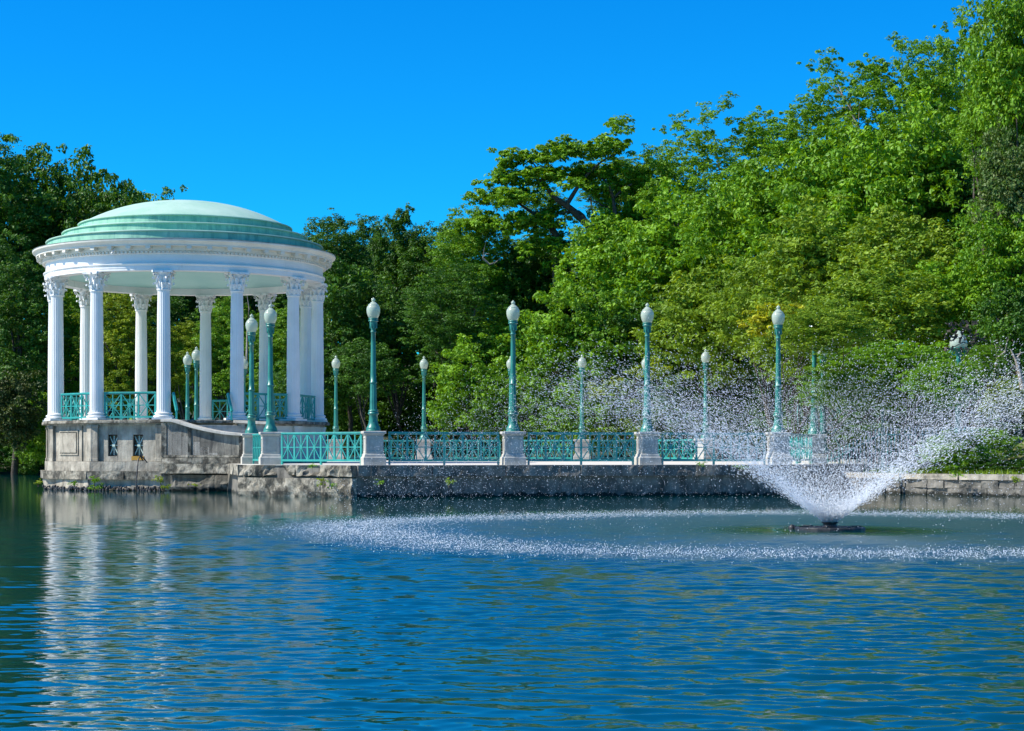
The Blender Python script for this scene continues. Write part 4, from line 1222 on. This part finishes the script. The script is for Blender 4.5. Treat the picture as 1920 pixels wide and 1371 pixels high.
def tree(name, x, D, top, w, label, kind='mid', bottom=None, dens=1.0, leaf=0.17, rb=None, hang=0.25, flat=0.5, cat='tree', group=None, sparse=0.0, shell=0.5, limbs=9, asp=0.55, depth=0.9, trunk=True, bark='bark', tr=None, ry=None, form=None, wide=1.26, fwd=0.0):
    """x = crown centre px, D = distance, top / bottom = px rows of the crown, w = crown width px"""
    TREE_I[0] += 1; rs = np.random.RandomState(100 + TREE_I[0] * 7)
    De = D - fwd                                  # depth of the crown, which may lean forward of its foot
    X = (x - 960) / F * De; gz = ground_z(X, D)
    zt = EYE + (851 - top) / F * De
    zb = EYE + (851 - (bottom if bottom else 760)) / F * De
    rx = w * wide / 2 / F * De; rz = (zt - zb) / 2
    rt = empty(name, (X, D, gz)); tag(rt, label, cat, group)
    if form is None:
        form = 'airy' if sparse else ('feather' if 'locust' in name else ('tall' if rz / rx > 1.35 else 'round'))
        if form == 'feather' and rz / rx < 1.2: form = 'round'
    vs = CV[form]; me, B = vs[TREE_I[0] % len(vs)]
    o = link('crown', me, rt, (0, -fwd, (zt + zb) / 2 - gz))
    b_ = (2, 2) if form == 'round' else (3, 6)
    sx_ = rx / b_[0] * 0.92; sz_ = rz / b_[1] * 0.97
    o.scale = (sx_, min(sx_, max(0.75 * sz_, sx_ * 0.6)), sz_)
    rzr = rs.rand() * 6.28; o.rotation_euler = (0, 0, 0)
    if rs.rand() < 0.5: o.scale[0] *= -1
    if rs.rand() < 0.5: o.scale[1] *= -1
    if not me.materials: me.materials.append(L['mid'])
    o.material_slots[0].link = 'OBJECT'; o.material_slots[0].material = L[kind]
    if trunk:
        idx = rs.choice(len(B), min(limbs, len(B)), replace=False)
        r0 = tr or max(0.08, 0.016 * (zt - gz)); zc = (zt + zb) / 2 - gz
        lm = [(B[i][0] * o.scale[0] * 0.8, B[i][1] * o.scale[1] * 0.8 - fwd, zc + B[i][2] * o.scale[2] * 0.8) for i in idx]
        link('trunk', trunk_mesh('trunk', (0, 0, -0.3), (rs.normal() * 0.4, 0, (zt - gz) * 0.72), r0, lm, rs, M[bark]), rt)
    return rt

def woodland():
    """the wood far behind, which reads as one mass"""
    rs = np.random.RandomState(4); n = 38000
    prof = [(-600, 330), (0, 400), (250, 440), (350, 470), (560, 500), (800, 480), (1000, 520), (1200, 420), (1400, 330), (1600, 260), (1800, 170), (2600, 150)]
    xs = rs.uniform(-500, 2500, n); D = 128 + rs.uniform(-4, 10, n)
    topz = EYE + (851 - np.interp(xs, [p[0] for p in prof], [p[1] for p in prof]) ) / F * D
    X = (xs - 960) / F * 128
    topz += 1.3 * vnoise(np.stack([X * 0.35, D * 0.3, 0 * X], -1))
    z = 0.5 + (topz - 0.5) * rs.rand(n) ** 0.8
    P = np.stack([X, D, z], -1); Nr = rs.normal(size=(n, 3)) + np.array([0, -0.6, 0.6])
    V, Fc, T_ = leaves(P, Nr, rs.uniform(0.5, 1.1, n), rs.rand(n), rs, 0.2, 0.7)
    o = link('woodland', fast_mesh('woodland', V, Fc, L['dark'], attrs={'leaf_tint': T_}))
    tag(o, 'dark wood far behind the separate trees', 'woodland', kind='stuff')
woodland()
# ---- far bank behind the bandstand (left)
G1 = 'trees on the far bank behind the bandstand'
T = tree
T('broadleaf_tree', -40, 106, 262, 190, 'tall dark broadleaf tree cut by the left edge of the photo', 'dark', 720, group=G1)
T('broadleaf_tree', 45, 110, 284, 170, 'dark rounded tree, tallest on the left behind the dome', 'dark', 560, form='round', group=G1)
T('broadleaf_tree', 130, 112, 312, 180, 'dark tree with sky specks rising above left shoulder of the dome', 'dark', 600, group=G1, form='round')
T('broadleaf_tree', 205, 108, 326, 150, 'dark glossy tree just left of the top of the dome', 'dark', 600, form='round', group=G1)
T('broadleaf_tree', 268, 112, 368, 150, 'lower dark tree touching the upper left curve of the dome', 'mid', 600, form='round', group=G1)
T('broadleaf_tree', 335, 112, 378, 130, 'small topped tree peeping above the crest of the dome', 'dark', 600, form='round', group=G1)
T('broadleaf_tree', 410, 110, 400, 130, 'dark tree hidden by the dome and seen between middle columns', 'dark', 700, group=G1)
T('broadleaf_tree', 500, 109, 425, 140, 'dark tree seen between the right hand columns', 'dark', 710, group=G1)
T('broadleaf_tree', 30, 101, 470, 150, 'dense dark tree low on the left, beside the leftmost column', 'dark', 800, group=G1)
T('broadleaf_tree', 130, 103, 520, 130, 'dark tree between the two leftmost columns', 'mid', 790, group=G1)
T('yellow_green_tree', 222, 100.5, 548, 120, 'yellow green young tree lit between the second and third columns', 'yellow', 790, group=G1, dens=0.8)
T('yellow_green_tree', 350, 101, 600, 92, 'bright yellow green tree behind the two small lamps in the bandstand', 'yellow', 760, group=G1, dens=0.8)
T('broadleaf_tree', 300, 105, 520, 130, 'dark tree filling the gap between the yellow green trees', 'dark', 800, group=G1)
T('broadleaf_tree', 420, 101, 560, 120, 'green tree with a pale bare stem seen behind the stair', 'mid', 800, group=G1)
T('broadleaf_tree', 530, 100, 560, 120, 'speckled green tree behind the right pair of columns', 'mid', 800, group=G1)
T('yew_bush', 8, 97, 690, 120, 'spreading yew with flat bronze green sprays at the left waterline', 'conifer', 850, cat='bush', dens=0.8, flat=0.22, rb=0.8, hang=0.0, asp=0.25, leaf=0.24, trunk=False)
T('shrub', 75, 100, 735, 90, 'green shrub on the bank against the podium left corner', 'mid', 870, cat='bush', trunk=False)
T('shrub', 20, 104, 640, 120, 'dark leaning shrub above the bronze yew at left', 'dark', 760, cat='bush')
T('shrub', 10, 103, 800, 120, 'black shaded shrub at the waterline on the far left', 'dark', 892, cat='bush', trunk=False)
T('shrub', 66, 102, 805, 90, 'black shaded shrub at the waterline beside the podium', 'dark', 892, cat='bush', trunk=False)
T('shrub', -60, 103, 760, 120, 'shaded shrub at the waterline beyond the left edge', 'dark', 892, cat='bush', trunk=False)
# ---- centre
G2 = 'trees behind the promenade'
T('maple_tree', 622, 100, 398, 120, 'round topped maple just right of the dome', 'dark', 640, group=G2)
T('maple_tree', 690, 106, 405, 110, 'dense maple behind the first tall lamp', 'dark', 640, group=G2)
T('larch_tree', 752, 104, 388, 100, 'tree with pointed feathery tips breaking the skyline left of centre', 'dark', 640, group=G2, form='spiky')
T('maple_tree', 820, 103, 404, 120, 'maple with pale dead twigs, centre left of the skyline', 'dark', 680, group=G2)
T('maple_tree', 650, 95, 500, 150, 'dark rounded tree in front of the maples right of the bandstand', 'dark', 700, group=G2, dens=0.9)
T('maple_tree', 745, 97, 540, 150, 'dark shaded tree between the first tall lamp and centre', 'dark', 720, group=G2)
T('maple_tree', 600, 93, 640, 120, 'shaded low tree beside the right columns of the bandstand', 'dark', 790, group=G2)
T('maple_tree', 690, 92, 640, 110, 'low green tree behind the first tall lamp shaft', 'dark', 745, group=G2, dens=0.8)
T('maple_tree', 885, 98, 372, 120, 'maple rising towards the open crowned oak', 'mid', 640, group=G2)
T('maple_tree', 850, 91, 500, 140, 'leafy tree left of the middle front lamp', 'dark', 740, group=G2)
def oak_limbs():
    """bare crooked limbs of the open oaks"""
    r = empty('oak_tree', (px(1085, 0, 96)[0], 96, ground_z(px(1085, 0, 96)[0], 96))); tag(r, 'large open crowned oak with bare dark limbs against a gap of sky', 'tree', G2)
    gz = r.location.z; x0 = r.location.x
    rs = np.random.RandomState(77)
    def q(x, y, dd=0.0):
        p = px(x, y, 96); return Vector((p[0] - x0, dd, p[2] - gz))
    mb = MB()
    def limb(pts, r0, r1):
        P_ = [q(*p) for p in pts]; n = len(P_)
        P2 = []
        for i in range(n - 1):
            P2 += [P_[i], P_[i].lerp(P_[i + 1], 0.5) + Vector((rs.normal() * 0.12, rs.normal() * 0.2, rs.normal() * 0.12))]
        P2.append(P_[-1]); m = len(P2)
        mb.tube(P2, [r0 + (r1 - r0) * i / (m - 1) for i in range(m)], 7)
    limb([(1150, 760), (1140, 600), (1125, 480), (1104, 424), (1062, 385), (1028, 355), (995, 330)], 0.38, 0.07)
    limb([(1062, 385), (1090, 340), (1120, 310), (1150, 290)], 0.13, 0.03)
    limb([(1028, 355), (1010, 320), (1000, 300)], 0.09, 0.02)
    limb([(1045, 640), (1045, 500), (1042, 440), (1035, 405), (1000, 400), (970, 380)], 0.30, 0.05)
    limb([(1125, 480), (1150, 430), (1150, 372), (1185, 345)], 0.2, 0.04)
    limb([(1150, 372), (1135, 340), (1125, 320)], 0.09, 0.02)
    limb([(1145, 400), (1128, 385), (1110, 378)], 0.07, 0.02)
    limb([(1104, 424), (1085, 396), (1060, 398), (1040, 405)], 0.08, 0.03)
    link('trunk', mb.mesh('trunk', M['bark']), r)
    cl = [(965, 305, 42, 26), (1000, 300, 40, 22), (935, 335, 34, 22), (975, 345, 46, 24), (1040, 300, 44, 26), (1080, 290, 46, 28), (1120, 285, 46, 26), (1155, 275, 34, 24), (1020, 330, 44, 20), (1070, 325, 44, 20), (1110, 330, 40, 20), (905, 372, 40, 24), (950, 385, 50, 26), (1000, 372, 44, 18), (1160, 320, 44, 26), (1190, 345, 44, 28), (1150, 250, 18, 12), (1168, 240, 10, 7), (1010, 430, 48, 26), (960, 430, 60, 34), (1060, 460, 46, 26), (1000, 480, 60, 34), (1070, 360, 26, 12), (1120, 360, 26, 12), (905, 430, 50, 34), (1035, 395, 20, 10)]
    SPs = []
    Vs, Fs, Ts, off = [], [], [], 0
    for (cx, cy, hw, hh) in cl:
        c = q(cx, cy, rs.normal() * 0.9); rx = hw / F * 96; rz = hh / F * 96
        (V, Fc, Tt), _ = make_crown(rs, (c.x, c.y, c.z), rx, rx, rz, int(1900 * (hw / 45.0) ** 1.5), 0.20, 0.42, nb=max(5, int(hw / 4)), shell=0.2)
        Vs.append(V); Fs.append(Fc + off); Ts.append(Tt); off += len(V)
    link('crown', fast_mesh('crown', np.concatenate(Vs), np.concatenate(Fs), L['mid'], attrs={'leaf_tint': np.concatenate(Ts)}), r)
oak_limbs()
T('oak_tree', 1190, 99, 300, 110, 'oak directly right of the bare limbs', 'mid', 600, group=G2)
T('oak_tree', 1225, 97, 275, 120, 'oak right of the sky gap with leafy round top', 'mid', 560, group=G2)
T('oak_tree', 1290, 95, 235, 150, 'oak with a peaked top right of centre on the skyline', 'mid', 560, group=G2, sparse=0.12)
T('oak_tree', 1385, 93, 195, 180, 'oak with a jutting left bough against the sky', 'mid', 520, group=G2, sparse=0.12)
T('ash_tree', 1475, 92, 180, 180, 'ash with bare twigs poking into the sky', 'light', 520, group=G2, sparse=0.22)
T('ash_tree', 1575, 90, 118, 190, 'ash rising up the skyline with thin see-through tips', 'mid', 500, group=G2, sparse=0.22)
T('ash_tree', 1665, 88, 75, 180, 'tall ash below the highest crowns at right', 'mid', 480, group=G2, sparse=0.18)
T('ash_tree', 1745, 86, 38, 150, 'tallest feathery ash left of the grey leaved tree', 'mid', 460, group=G2, sparse=0.12)
T('ash_tree', 1820, 88, 40, 150, 'ash wedged behind the grey leaved tree at the top right', 'mid', 440, group=G2, sparse=0.15)
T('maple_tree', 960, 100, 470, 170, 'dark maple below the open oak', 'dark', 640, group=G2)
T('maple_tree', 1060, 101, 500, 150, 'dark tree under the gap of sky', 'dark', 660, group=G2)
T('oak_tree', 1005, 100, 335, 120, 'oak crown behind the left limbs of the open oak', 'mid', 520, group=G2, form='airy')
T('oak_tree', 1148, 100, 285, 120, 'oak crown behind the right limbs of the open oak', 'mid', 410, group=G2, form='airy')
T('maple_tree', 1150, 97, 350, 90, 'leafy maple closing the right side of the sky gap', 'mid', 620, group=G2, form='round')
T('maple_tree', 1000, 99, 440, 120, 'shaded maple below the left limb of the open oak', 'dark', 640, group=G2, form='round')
T('locust_tree', 1160, 93, 405, 190, 'light green tree below and right of the sky gap', 'light', 640, group=G2)
T('locust_tree', 1290, 90, 370, 220, 'broad light green locust over the rear lamps', 'light', 640, group=G2)
T('locust_tree', 1425, 86, 300, 220, 'broad feathery locust behind the golden sprig', 'mid', 600, group=G2)
T('locust_tree', 1560, 83, 250, 230, 'wide locust filling the slope above the jet', 'mid', 560, group=G2)
T('locust_tree', 1690, 80, 210, 230, 'leafy locust high on the right slope', 'light', 540, group=G2)
T('locust_tree', 1830, 80, 260, 220, 'locust left of the pale specked poplars', 'dark', 600, group=G2)
T('locust_tree', 970, 92, 590, 190, 'light green tree behind the middle front lamp', 'light', 800, group=G2)
T('locust_tree', 1090, 88, 540, 200, 'light green tree behind the small rear lamp at the spray edge', 'mid', 790, group=G2)
T('locust_tree', 1210, 88, 540, 190, 'mid green tree behind the third front lamp', 'dark', 780, group=G2)
T('locust_tree', 1330, 85, 500, 210, 'yellowish green tree left of the golden sprig', 'olive', 730, group=G2)
T('locust_tree', 1560, 76, 400, 240, 'pale olive locust above the hidden lamp globe', 'olive', 640, group=G2)
T('locust_tree', 1450, 80, 470, 200, 'olive locust directly behind the golden sprig lamp', 'olive', 680, group=G2)
T('locust_tree', 1700, 74, 400, 230, 'leafy locust between the hidden lamp and the wide globe lamp', 'olive', 640, group=G2)
T('locust_tree', 1840, 73, 440, 220, 'dusky locust above the wide globe lamp', 'olive', 680, group=G2)
T('grey_poplar', 1915, 70, -60, 170, 'tall poplar with pale specks at the top of the right edge', 'mid', 300, form='round', wide=1.3)
T('grey_poplar', 1880, 72, 60, 130, 'poplar with thin top just left of the tall specked one', 'mid', 420, form='tall', wide=1.3)
T('grey_poplar', 1905, 69, 240, 130, 'lower pale specked poplar at the right edge', 'grey', 470, form='round', wide=1.3)
T('locust_tree', 1890, 68, 380, 150, 'green locust at the right edge under the poplars', 'mid', 620, form='round', wide=1.3)
T('grey_poplar', 2010, 72, -140, 160, 'poplar mostly beyond the right edge', 'mid', 600, form='tall', wide=1.3)
# ---- understory
G3 = 'shrubs behind the rear railing'
T('shrub', 895, 88.5, 650, 150, 'light green viburnum shrub right of the black shade', 'light', 830, group=G3, cat='bush', leaf=0.15)
T('shrub', 985, 88, 700, 120, 'low light shrub seen through the railing at the middle lamp', 'mid', 850, group=G3, cat='bush')
T('shrub', 1085, 87, 720, 130, 'low green shrub at the left edge of the spray', 'light', 850, group=G3, cat='bush')
T('shrub', 1180, 87, 700, 130, 'olive shrub behind the third front pedestal', 'olive', 850, group=G3, cat='bush')
T('shrub', 1280, 86.5, 690, 130, 'dark green shrub behind the upper spray', 'dark', 850, group=G3, cat='bush')
T('shrub', 1390, 86, 690, 150, 'deep shaded shrub behind the left arm of the spray', 'dark', 850, group=G3, cat='bush')
T('shrub', 1480, 84, 650, 130, 'shaded shrub behind the short end railing', 'dark', 850, group=G3, cat='bush')
T('shrub', 560, 96, 690, 120, 'shaded shrub behind the right side of the podium', 'dark', 850, group=G3, cat='bush', dens=0.6)
T('shrub', 690, 99, 700, 150, 'black shaded shrub under the maples, left part', 'dark', 850, group=G3, cat='bush', dens=0.6)
T('shrub', 800, 99, 690, 150, 'black shaded shrub under the maples, right part', 'dark', 850, group=G3, cat='bush', dens=0.6)
# ---- right bank, nearer
T('locust_tree', 1542, 60.5, 572, 150, 'locust boughs covering the globe of the end lamp post', 'olive', 672, group=G2, tr=0.1, fwd=5.4, form='round')
T('locust_tree', 1560, 60.8, 690, 120, 'low locust boughs hanging over the land end of the railing', 'light', 770, group=G2, tr=0.08, fwd=4.6, form='airy')
T('locust_tree', 1600, 61, 640, 170, 'yellow green boughs just right of the hidden lamp post', 'light', 785, group=G2, tr=0.1, fwd=3.6, form='airy')
T('locust_tree', 1680, 62, 635, 190, 'bright boughs hanging above the picket fence', 'light', 780, group=G2, tr=0.14, fwd=3.5, form='round')
T('locust_tree', 1765, 66, 660, 150, 'shadowy boughs left of the wide globe lamp', 'mid', 800, group=G2, tr=0.14)
T('locust_tree', 1848, 58, 640, 70, 'small leafy bough just right of the wide globe lamp', 'mid', 720, group=G2, tr=0.08, fwd=2.4, form='airy')
T('locust_tree', 1770, 57, 672, 110, 'leafy bough hiding the shaft of the wide globe lamp', 'light', 765, group=G2, tr=0.07, fwd=4.3, form='round', trunk=True)
T('locust_tree', 1640, 68, 500, 230, 'leafy boughs with pale twigs above the hanging branches', 'olive', 690, group=G2)
T('locust_tree', 1500, 72, 560, 150, 'olive boughs right of the golden sprig', 'olive', 720, group=G2)
T('locust_tree', 1790, 70, 480, 230, 'green boughs with bare grey sticks right of centre of the slope', 'mid', 700, group=G2)
T('locust_tree', 1905, 66, 540, 150, 'dark shaded tree with bent pale trunk at the right edge', 'dark', 760, group=G2, bark='bark_pale', tr=0.16)
T('shrub', 1900, 60, 715, 110, 'yellow green shrub at the right edge above the lawn', 'yellow', 790, cat='bush', leaf=0.11, trunk=False, rb=0.45)
T('shrub', 1840, 55.5, 800, 110, 'round blue green shrub on the bank behind right arm of the spray', 'mid', 880, cat='bush', leaf=0.09, trunk=False, rb=0.35)
T('shrub', 1795, 53.2, 812, 110, 'blue green shrub hiding the foot of the wide globe lamp', 'mid', 888, cat='bush', trunk=False)
T('shrub', 1750, 56, 840, 130, 'low dark juniper cover between jet and round shrub', 'dark', 893, cat='bush', leaf=0.09, trunk=False, rb=0.35)
T('shrub', 1900, 52.8, 858, 130, 'low dark green hedge above the stone wall at the right edge', 'dark', 893, cat='bush', leaf=0.08, trunk=False, rb=0.3)
T('shrub', 1720, 62, 740, 300, 'dark thicket behind the picket fence', 'dark', 850, cat='bush', leaf=0.13, trunk=False, rb=0.6, dens=0.7)
T('shrub', 1590, 66, 720, 200, 'dark thicket behind the fountain jet', 'dark', 850, cat='bush', leaf=0.13, trunk=False, rb=0.6, dens=0.7)
# golden leaves of an autumn-tinted bough
def clump_thing(name, label, cat, boxes, D, kind, n, leaf, rb, group=None, stems=True, hang=0.4, flat=0.5):
    x0 = sum(b[0] for b in boxes) / len(boxes); X0 = px(x0, 0, D)[0]; z0 = px(0, max(b[1] + b[3] for b in boxes), D)[2]
    r = empty(name, (X0, D, z0)); tag(r, label, cat, group)
    rs = np.random.RandomState(int(x0) + n); Vs, Fs, Ts, off = [], [], [], 0; mb = MB()
    for (cx, cy, hw, hh) in boxes:
        p = px(cx, cy, D); rx = hw / F * D; rz = hh / F * D
        (V, Fc, Tt), B = make_crown(rs, (p[0] - X0, 0, p[2] - z0), rx, rx * 0.7, rz, int(n), leaf, rb, nb=max(5, int(rx / rb * 3)), shell=0.2, hang=hang, flat=flat)
        Vs.append(V); Fs.append(Fc + off); Ts.append(Tt); off += len(V)
        mb.tube([(0, 0, 0), ((p[0] - X0) * 0.6, 0, (p[2] - z0) * 0.5), (p[0] - X0, 0, p[2] - z0)], [0.02 + rx * 0.02, 0.015 + rx * 0.01, 0.008], 5)
    link('leaves', fast_mesh('leaves', np.concatenate(Vs), np.concatenate(Fs), L[kind], attrs={'leaf_tint': np.concatenate(Ts)}), r)
    if stems: link('stem', mb.mesh('stem', M['bark']), r)
    return r
clump_thing('golden_tree', 'small golden yellow tree top behind the front lamp right of centre', 'tree', [(1424, 604, 30, 12), (1445, 585, 24, 12), (1432, 620, 16, 8), (1480, 588, 22, 14), (1455, 600, 26, 10)], 66, 'gold', 420, 0.16, 0.32)
clump_thing('golden_tree', 'small yellowing tree top left of the golden one above the spray', 'tree', [(1120, 740, 22, 8), (1150, 725, 16, 8), (1200, 700, 26, 14), (1235, 690, 30, 14)], 82, 'yellow', 420, 0.16, 0.32)
# weeds along the quay and podium foot
weeds = [
 ('leafy weed growing from podium foot below the first barred window', [(176, 902, 12, 8), (182, 915, 14, 6)], 57.2, 'mid', 260),
 ('small weed on the podium foot left of the big weed', [(140, 908, 8, 5)], 57.4, 'mid', 120),
 ('weed at the left corner of the podium by the waterline', [(72, 906, 6, 7)], 59.5, 'yellow', 100),
 ('trailing weed in the crack below the corner under the stair', [(300, 902, 7, 10), (310, 915, 5, 6)], 56.6, 'yellow', 160),
 ('tiny bright weed in the dark recess under the stair', [(366, 910, 5, 4)], 55.4, 'yellow', 70),
 ('yellow green weed hanging beside the broken footing', [(600, 908, 6, 12)], 49.2, 'yellow', 140),
 ('small weed on the dark quay just right of the broken footing', [(622, 912, 5, 5)], 49.2, 'light', 80),
 ('weed tuft on the quay below the first tall lamp', [(712, 906, 5, 7)], 49.1, 'light', 90),
 ('dry weed hanging on the quay left of the middle lamp', [(842, 905, 9, 10)], 49.3, 'olive', 140),
 ('little weed on the quay edge in the thin spray', [(1313, 872, 7, 4)], 51.0, 'light', 90),
 ('little weed on the quay edge left of the jet', [(1392, 878, 8, 6)], 51.3, 'light', 90),
 ('tiny grass tuft on the deck edge under the first railing bay', [(586, 874, 8, 3)], 49.4, 'light', 90),
 ('flowering weed on the stone wall right of the jet', [(1700, 893, 14, 7), (1690, 900, 10, 5)], 53.3, 'yellow', 200),
 ('weed on the stone wall below the round shrub', [(1796, 893, 9, 6)], 51.2, 'light', 140),
 ('tall weed at the right end of the stone wall', [(1905, 902, 9, 10)], 49.8, 'yellow', 160)]
for lb, bx, d_, kd, n in weeds:
    clump_thing('weed', lb, 'weed', bx, d_ - 0.25, kd, n, 0.055, 0.09, 'weeds growing from the masonry', hang=0.2)
# pale bare sticks and dead branches among the leaves
def dead_branch(lb, pts, D, r0=0.05, twigs=6):
    p0 = px(pts[0][0], pts[0][1], D); rs = np.random.RandomState(int(pts[0][0]))
    mb = MB(); P_ = [Vector(px(a, b, D)) - Vector(p0) for a, b in pts]
    mb.tube(P_, [r0 * (1 - 0.75 * i / (len(P_) - 1)) for i in range(len(P_))], 6)
    for k in range(twigs):
        s_ = P_[rs.randint(0, len(P_) - 1)]; e = s_ + Vector((rs.normal() * 0.35, rs.normal() * 0.3, abs(rs.normal()) * 0.4))
        mb.tube([s_, s_.lerp(e, 0.5) + Vector((0, 0, 0.1)), e], [r0 * 0.4, r0 * 0.25, r0 * 0.08], 4)
    o = mb.build('dead_branch', M['bark_pale'], None, p0); tag(o, lb, 'branch', 'pale dead branches among the trees')
dead_branch('thin pale bare stem behind the bandstand beside the stair lamps', [(462, 700), (464, 620), (467, 580), (463, 552)], 79 + 15.0, 0.07, 2)
dead_branch('forked pale dead branch in the maple left of the middle lamp', [(905, 484), (918, 496), (930, 492), (938, 484)], 96, 0.07, 2)
dead_branch('leaning pale sticks below the maple tops left of centre', [(885, 600), (893, 575), (900, 556)], 91, 0.05, 4)
dead_branch('bent pale limb over the yellow boughs near the jet', [(1560, 665), (1552, 648), (1545, 640)], 60, 0.05, 3)
dead_branch('pale drooping dead branch near the right edge', [(1885, 660), (1870, 672), (1864, 700), (1866, 730)], 59, 0.05, 7)
dead_branch('bent grey trunk leaning at the right edge', [(1918, 730), (1912, 700), (1905, 675), (1895, 655)], 58, 0.10, 2)
dead_branch('bare twigs at the top of the ash against the sky', [(1610, 240), (1595, 205), (1580, 180), (1560, 160)], 88, 0.07, 12)

rs = np.random.RandomState(88); mb = MB(); o0 = Vector(px(1850, 640, 52.3))
for pts in (((1850, 640), (1822, 628), (1800, 634), (1786, 626), (1772, 618)), ((1848, 632), (1825, 646), (1805, 642), (1790, 650), (1776, 655)), ((1822, 628), (1812, 616), (1800, 612), (1790, 604)), ((1825, 646), (1815, 660), (1806, 672))):
    P_ = [Vector(px(a, b, 52.3 + 0.1 * rs.rand())) - o0 for a, b in pts]
    mb.tube(P_, [0.022 - 0.014 * k / (len(P_) - 1) for k in range(len(P_))], 5)
for k in range(60):
    p = Vector(px(1772 + rs.rand() * 60, 604 + rs.rand() ** 1.5 * 55, 52.3)) - o0; a = rs.rand() * 3.1
    mb.box(p, (0.13, 0.012, 0.06), M=Matrix.Rotation(a, 3, 'Y') @ Matrix.Rotation(rs.rand() * 2, 3, 'Z'))
o = mb.build('hanging_branch', M['bark'], None, o0); tag(o, 'dark thin branch with withered leaves crossing the wide globe lamp', 'branch')

# cable that drops from the barred window into the water
mb = MB()
P_ = [Vector(px(a, b, d_)) for a, b, d_ in ((268, 864, 57.0), (263, 855, 56.9), (259, 862, 56.8), (257, 885, 56.7), (255.5, 905, 56.6), (255, 926, 56.6))]
mb.tube([p - P_[0] for p in P_], 0.022, 6)
mb.tube([Vector(px(262, 853, 56.8)) - P_[0], Vector(px(272, 862, 56.9)) - P_[0], Vector(px(276, 868, 56.9)) - P_[0]], 0.02, 6)
o = mb.build('cable', M['black'], None, P_[0]); tag(o, 'black cable hanging from the barred window down into the water', 'cable')
# tide line debris on the podium foot: dark mussels and weed clinging at the waterline
rs = np.random.RandomState(21); V_, F_ = [], []
mbm = MB()
for k in range(190):
    i = 10 if rs.rand() < 0.42 else 11
    a, b = bpos(RV + 0.12, ANG[i]), bpos(RV + 0.12, ANG[(i + 1) % 12]); p = a.lerp(b, rs.rand())
    s_ = rs.uniform(0.02, 0.06); mbm.lathe([(s_ * 0.6, -s_), (s_, 0), (s_ * 0.5, s_ * 0.8)], 6, c=(p.x, p.y, rs.uniform(-0.02, 0.13)), phase=rs.rand())
o = mbm.build('mussels', M['black']); tag(o, 'crust of dark growth along the waterline of the podium', 'waterline growth', kind='stuff')
# grass tufts on the right bank
def bank_grass():
    rs = np.random.RandomState(31); n = 9000
    X = rs.uniform(9.8, 17, n); Y = rs.uniform(47, 60, n)
    Z = land_height(X, Y); k = Z > 0.35; X, Y, Z = X[k], Y[k], Z[k]; n = len(X)
    P = np.stack([X, Y, Z + 0.04], -1); Nr = rs.normal(size=(n, 3)); Nr[:, 2] *= 0.25
    hgt = rs.uniform(0.08, 0.2, n)
    Nr /= np.linalg.norm(Nr, axis=1)[:, None]
    up = np.tile(np.array([0, 0, 1.0]), (n, 1)) + rs.normal(size=(n, 3)) * 0.25
    a = up - (up * Nr).sum(1)[:, None] * Nr; a /= np.linalg.norm(a, axis=1)[:, None]; b = np.cross(Nr, a)
    V = np.stack([P - b * 0.012, P + b * 0.012, P + a * hgt[:, None]], 1).reshape(-1, 3)
    o = link('grass', fast_mesh('grass', V, np.arange(n * 3).reshape(n, 3), L['olive'], attrs={'leaf_tint': np.repeat(rs.rand(n), 3)}))
    tag(o, 'rough grass on the right bank above the stone wall', 'grass', kind='stuff')
bank_grass()
